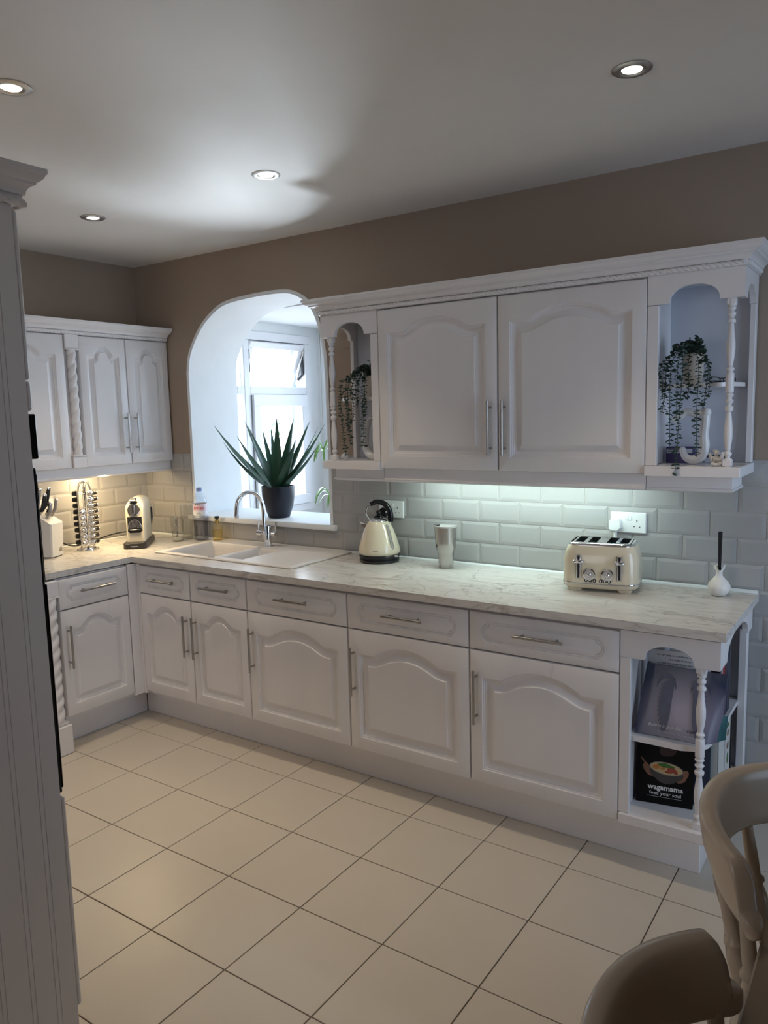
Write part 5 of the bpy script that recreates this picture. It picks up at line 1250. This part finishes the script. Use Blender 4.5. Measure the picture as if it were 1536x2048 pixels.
F = Matrix.Translation((0,-.0115,0)) @ Euler((pi/2,0,0)).to_matrix().to_4x4()
text('wagamama', .027, F @ Matrix.Translation((.004,.062,.0002)), M_['prwhite'], wb, bold=.0006)
text('feed your soul', .0185, F @ Matrix.Translation((.004,.040,.0002)), M_['prwhite'], wb)
MB().box(-.058,.060,-.0116,-.0112,.0265,.0272).build('underline', M_['prwhite'], wb, smooth=0)
def disc(cx, cz, rx, rz_, y, ang=0, n=24):
    return [(cx+rx*cos(a)*cos(ang)-rz_*sin(a)*sin(ang), y, cz+rx*cos(a)*sin(ang)+rz_*sin(a)*cos(ang)) for a in [2*pi*k/n for k in range(n)]]
def blob(parent, nm, m_, items):
    q = MB()
    for (cx,cz,rx,rz_,y,ang) in items: q.add(disc(cx,cz,rx,rz_,y,ang,16), [tuple(range(16))])
    return q.build(nm, m_, parent, smooth=0)
pc = {k: mat('print_'+k, c, .45, var=.3, vscale=60) for k, c in dict(bowl=(.05,.045,.04,1), rim=(.22,.19,.16,1), green=(.05,.14,.03,1), orange=(.42,.17,.04,1), red=(.28,.05,.03,1), noodle=(.50,.36,.18,1), skin=(.20,.09,.055,1), smoke=(.03,.018,.014,1)).items()}
blob(wb,'bowl_print',pc['bowl'],[(.006,.118,.058,.032,-.0113,-.08),(.006,.108,.040,.030,-.01131,0)])
blob(wb,'rim_print',pc['rim'],[(.006,.134,.058,.0235,-.01135,-.08)])
blob(wb,'broth_print',pc['noodle'],[(.006,.134,.054,.0205,-.0114,-.08)])
blob(wb,'greens_print',pc['green'],[(-.012,.146,.016,.006,-.0115,.2),(.008,.146,.018,.007,-.01151,-.3),(.0,.141,.012,.006,-.01152,.5),(.025,.143,.010,.004,-.01153,-.2)])
blob(wb,'egg_print',pc['orange'],[(-.028,.137,.014,.009,-.0116,.1),(-.006,.133,.010,.005,-.01161,.3)])
blob(wb,'meat_print',pc['red'],[(.026,.131,.018,.008,-.0117,-.2),(.016,.124,.016,.006,-.01171,.1),(.036,.125,.010,.006,-.01172,-.5)])
tag(blob(wb,'hand_print',pc['skin'],[(-.060,.128,.012,.020,-.01125,.4),(-.05,.108,.014,.006,-.01126,-.4),(-.068,.150,.003,.022,-.01127,.7),(.066,.118,.012,.022,-.01125,-.5),(.058,.100,.016,.006,-.01126,.3),(.054,.094,.014,.005,-.01127,.3)]),None,kind='stuff')
blob(wb,'smoke_print',pc['smoke'],[(.01,.2,.03,.02,-.01124,.3),(-.01,.22,.02,.015,-.01123,0)])
book('dark navy book standing right behind the black cookbook', 3.398,-.425,.2095,.19,.225,.018,mat('navy_cover',(.015,.025,.05,1),.4),radians(4),0)
book('tall teal book standing edge on behind the turned post, bottom shelf', 3.405,-.398,.2095,.17,.235,.020,mat('teal_cover',(.06,.14,.14,1),.4),pi,0)
def spinebook(label, y, th, h, d, m_, z0, xs=3.512, grp=None):
    t = thing('book', label, 'book', (xs,y,z0), 0, grp)
    q = MB(); q.box(-d,0,-th/2,-th/2+.002,0,h).box(-d,0,th/2-.002,th/2,0,h).cbox(-.003,.0,-th/2,th/2,0,h,.0008); q.build('cover', m_, t, smooth=0)
    MB().box(-d+.003,-.003,-th/2+.002,th/2-.002,.003,h-.003).build('pages', M_['page'], t, smooth=0)
    return t
mw_ = mat('white_book_cover',(.60,.60,.58,1),.45)
b_ = spinebook('thick white cookbook with a round black mark on its spine, bottom shelf', -.322,.112,.248,.20,mw_,.2095)
q = MB(); q.add([(.0004,.012*cos(2*pi*k/20)+.005,.035+.012*sin(2*pi*k/20)) for k in range(20)], [tuple(range(20))]); q.build('round_mark', M_['ink'], b_, smooth=0)
MB().box(.0002,.0006,-.008,.018,.016,.019).build('print_line', M_['ink'], b_, smooth=0)
b_ = spinebook('white cookbook with printed vegetables on its spine, bottom shelf', -.212,.098,.255,.20,mw_,.2095)
for nm, m_, it in (('onion_print',pc['skin'],[(0,.205,.016,.013),(0.002,.155,.017,.014)]),('leaf_print',pc['green'],[(.0,.235,.02,.008),(.004,.105,.014,.022),(.0,.03,.008,.03),(-.01,.035,.010,.02)])):
    q = MB()
    for (cy,cz,ry,rz_) in it: q.add([(.0006,cy+ry*cos(2*pi*k/16),cz+rz_*sin(2*pi*k/16)) for k in range(16)], [tuple(range(16))])
    q.build(nm, m_, b_, smooth=0)
spinebook('slim dark book at the back of the bottom shelf', -.140,.022,.25,.20,M_['bkblack'],.2095)
zs = .4865
for (lb, y_, th, h, d, c, xs) in (('black book standing left of the white one on the upper book shelf',-.345,.022,.235,.18,(.02,.01,.012,1),3.505),('white spined book standing on the upper book shelf',-.318,.024,.262,.18,(.55,.54,.53,1),3.505),('bright red book standing on the upper book shelf',-.285,.034,.268,.18,(.40,.02,.03,1),3.505),('black spined book right of the red one',-.252,.024,.255,.18,(.015,.012,.015,1),3.503),('dark plum book on the upper shelf',-.222,.028,.262,.17,(.06,.03,.07,1),3.503),('speckled navy book near the rear post of the upper shelf',-.190,.024,.275,.17,(.04,.05,.10,1),3.503),('slate grey book at the wall end of the upper shelf',-.160,.022,.27,.17,(.05,.06,.08,1),3.503)):
    spinebook(lb, y_, th, h, d, mat('cover_'+lb.split()[0]+'_'+lb.split()[1], c, .4, var=.2, vscale=40), zs, xs)
M_['paper'] = mat('white_paper', (.62,.60,.60,1), .7)
t = thing('paper_sheets', 'printed white sheets standing behind the wing calendar', 'papers', (3.395,-.418,zs), radians(4))
MB().box(-.12,.09,-.002,.002,.0,.275).build('sheet', M_['paper'], t, smooth=0)
for k, s_ in enumerate(('we can help to transform your home','and make it yours','to find out more about our service','then visit our showroom today','the samples, fitting and colour','matching are all free of charge')):
    text(s_, .0105, Matrix.Translation((-.012,-.0023,.258-k*.0145)) @ Euler((pi/2,0,0)).to_matrix().to_4x4(), M_['ink'], t, ext=.0001)
# calendar with two feathered wings
def calgrad(m):
    # printed picture: pale lilac centre fading to slate blue at the edges of the sheet
    nt = m.node_tree; b = nt.nodes['Principled BSDF']; tc = nt.nodes.new('ShaderNodeTexCoord'); mp = nt.nodes.new('ShaderNodeMapping')
    mp.inputs['Location'].default_value = (-.155/.17, 0, -.085/.15); mp.inputs['Scale'].default_value = (1/.17, 0, 1/.15); nt.links.new(tc.outputs['Object'], mp.inputs[0])
    gr = nt.nodes.new('ShaderNodeTexGradient'); gr.gradient_type = 'SPHERICAL'; nt.links.new(mp.outputs[0], gr.inputs[0])
    r = nt.nodes.new('ShaderNodeValToRGB'); r.color_ramp.elements[0].color = (.050,.060,.100,1); r.color_ramp.elements[1].color = (.36,.30,.36,1); r.color_ramp.elements[1].position = .85
    nt.links.new(gr.outputs[1], r.inputs[0]); nt.links.new(r.outputs[0], b.inputs['Base Color'])
def calmat():
    m = mat('lilac_grey_print', (.16,.165,.22,1), .3, var=.35, vscale=5); return m
M_['cal'] = calmat(); calgrad(M_['cal']); M_['wing'] = mat('wing_print', (.060,.068,.115,1), .35, var=.35, vscale=40); M_['callight'] = mat('pale_glow_print', (.30,.27,.33,1), .35, var=.1, vscale=6)
M_['calback'] = mat('teal_print', (.02,.10,.11,1), .35, var=.6, vscale=14)
t = thing('wing_calendar', 'curled lilac grey calendar with two feathered wings on the upper book shelf', 'calendar', (3.265,-.566,zs))
CW, CH = .285, .232
def cpos(u, v, off=0):
    # u,v in 0..1; the sheet leans back, its right side curls
    x = .0+u*CW; z = v*CH; y = .012+.085*v+.02*sin(pi*u)*(1-v)*.5
    if u > .72: k = (u-.72)/.28; y += .050*k*k*(1-v)*1.4; x -= .012*k*k*(1-v)
    if u < .12: k = (.12-u)/.12; y += .02*k*v; x += .014*k*v
    nrm = Vector((0,-1,.35)).normalized()
    return tuple(Vector((x,y,z+.002))+nrm*off)
def patch(nm, m_, pts, off, par):
    q = MB(); q.add([cpos(u,v,off) for u,v in pts], [tuple(range(len(pts)))]); return q.build(nm, m_, par, smooth=0)
N, Mv = 24, 14; q = MB(); V = [cpos(i/N, j/Mv, 0) for j in range(Mv+1) for i in range(N+1)]+[tuple(Vector(cpos(i/N, j/Mv, 0))+Vector((0,.006,0))) for j in range(Mv+1) for i in range(N+1)]
K = (N+1)*(Mv+1); Fc = []
for j in range(Mv):
    for i in range(N):
        a = j*(N+1)+i; Fc.append((a,a+1,a+N+2,a+N+1)); Fc.append((K+a,K+a+N+1,K+a+N+2,K+a+1))
q.add(V, Fc)
ed = [j*(N+1) for j in range(Mv+1)]; ed2 = [j*(N+1)+N for j in range(Mv+1)]; bt_ = list(range(N+1)); tp_ = [Mv*(N+1)+i for i in range(N+1)]
for L_ in (ed, ed2, bt_, tp_):
    for a, c in zip(L_, L_[1:]): q.f.append((a,c,K+c,K+a))
q.build('cover_sheet', M_['cal'], t, smooth=60)
def gpatch(nm, m_, cu, cv, ru, rv, off):
    q = MB(); rs = [[cpos(cu+ru*k*cos(2*pi*j/24), cv+rv*k*sin(2*pi*j/24), off) for j in range(24)] for k in (1,.66,.33,.02)]
    q.rings(rs, True, (False,True)); q.build(nm, m_, t, smooth=60)
for sg, cu in ((-1,.30),(1,.74)):
    q = MB()
    # wing: overlapping feathers fanned from the shoulder
    for k in range(12):
        s_ = k/11; inn = -sg; hx_ = cu+inn*(.115-.035*s_); hz = .84-.38*s_
        L_ = .19+.20*s_; an = radians(38+44*s_)
        ex = hx_-inn*L_*cos(an)*1.05; ez = hz-L_*sin(an)*1.15
        n_ = 7; lft = []; rgt = []
        for m__ in range(n_+1):
            f = m__/n_; wq = .025*sin(pi*min(1,.12+f*.86))+.002
            lft.append((hx_+(ex-hx_)*f-wq, hz+(ez-hz)*f)); rgt.append((hx_+(ex-hx_)*f+wq, hz+(ez-hz)*f))
        for m__ in range(n_):
            pts = [lft[m__],rgt[m__],rgt[m__+1],lft[m__+1]]; q.add([cpos(min(.985,max(.01,u)),max(.04,v),.0022+.0002*k) for u,v in pts], [(0,1,2,3)])
    q.build('wing_print', M_['wing'], t, smooth=0)
    q = MB(); arc = [(cu-sg*(.02+.115*cos(radians(a_))), .66+.20*sin(radians(a_))) for a_ in range(10,170,12)]
    for (a_, c_) in zip(arc, arc[1:]): q.add([cpos(a_[0],a_[1]-.03,.0050),cpos(a_[0],a_[1]+.03,.0050),cpos(c_[0],c_[1]+.03,.0050),cpos(c_[0],c_[1]-.03,.0050)], [(0,1,2,3)])
    q.build('wing_shoulder_print', M_['wing'], t, smooth=0)
for s_, sz, v, m_, u in (('Believe in guardian',.0150,.150,'prwhite',.36),('angels',.0145,.146,'ink',.665),('the love of your life is watching over you',.0095,.07,'label',.55)):
    o = text(s_, sz, Matrix(((1,.3,0,0),(0,1,0,0),(0,0,1,0),(0,0,0,1))), M_[m_], t, ext=.0001)
    for vv in o.data.vertices:
        x, y, z = vv.co; vv.co = cpos(min(.99,max(.005,u+x/CW)), max(.01, v+y/CH), .0068+z)
q = MB()
for i in range(8):
    u0 = .90+.012*i; q.add([tuple(Vector(cpos(min(1,u0),.02,0))+Vector((.006+.001*i,.012,0))),tuple(Vector(cpos(min(1,u0+.012),.02,0))+Vector((.007+.001*i,.012,0))),tuple(Vector(cpos(min(1,u0+.012),.38,0))+Vector((.007+.001*i,.012,0))),tuple(Vector(cpos(min(1,u0),.38,0))+Vector((.006+.001*i,.012,0)))], [(0,1,2,3)])
q.build('inner_pages', M_['calback'], t, smooth=0)
# ================================================================ garden beyond the window
M_['leafg'] = mat('garden_leaves', (.10,.20,.06,1), .6, var=.4, vscale=6); M_['bark'] = mat('bark', (.12,.09,.06,1), .9, bump=.5)
def shrub(label, x, y, h, r_, n, seed, cat='tree', nm='garden_tree'):
    rnd = random.Random(seed); t = thing(nm, label, cat, (x,y,-.086))
    q = MB(); q.tube([(0,0,0),(.03,.02,h*.4),(-.02,0,h*.8)],[.04,.03,.012],8)
    for k in range(7):
        a = rnd.uniform(0,2*pi); z0 = h*rnd.uniform(.35,.7); q.tube([(0,0,z0),(cos(a)*r_*.5,sin(a)*r_*.5,z0+h*.12),(cos(a)*r_*.9,sin(a)*r_*.9,z0+h*.22)],[.014,.008,.004],6)
    q.build('trunk', M_['bark'], t, smooth=50)
    q = MB()
    for k in range(n):
        a = rnd.uniform(0,2*pi); b_ = math.acos(rnd.uniform(-1,1)); rr = r_*rnd.uniform(.35,1.0)
        c = Vector((rr*sin(b_)*cos(a), rr*sin(b_)*sin(a), h*.72+rr*cos(b_)*1.1)); d = Vector((rnd.uniform(-1,1),rnd.uniform(-1,1),rnd.uniform(-.6,.6))).normalized(); e = d.cross(Vector((0,0,1))).normalized(); s_ = rnd.uniform(.025,.05)
        q.add([tuple(c-d*s_),tuple(c+e*s_*.45),tuple(c+d*s_),tuple(c-e*s_*.45)], [(0,1,2,3)])
    tag(q.build('foliage', M_['leafg'], t, smooth=0), 'loose green leaves', kind='stuff')
shrub('small leafy garden tree seen through the lower window pane', -3.35,5.35,2.15,.45,700,4)
shrub('low green shrub beyond the window, behind the aloe pot', -2.95,4.35,.95,.42,500,8,'shrub','garden_shrub')
t = thing('drainpipe', 'slate grey drainpipe seen through the lower window pane', 'pipe', (-1.86,3.62,-.086))
MB().tube([(0,0,0),(0,0,2.6)],.035,14).build('pipe', mat('slate_pipe',(.10,.13,.18,1),.5), t)
M_['render'] = mat('pale_render', (.75,.76,.76,1), .9)
struct(MB().box(-2.2,-.9,3.72,3.9,-.085,3.2).build('neighbour_wall', M_['render'], smooth=0))
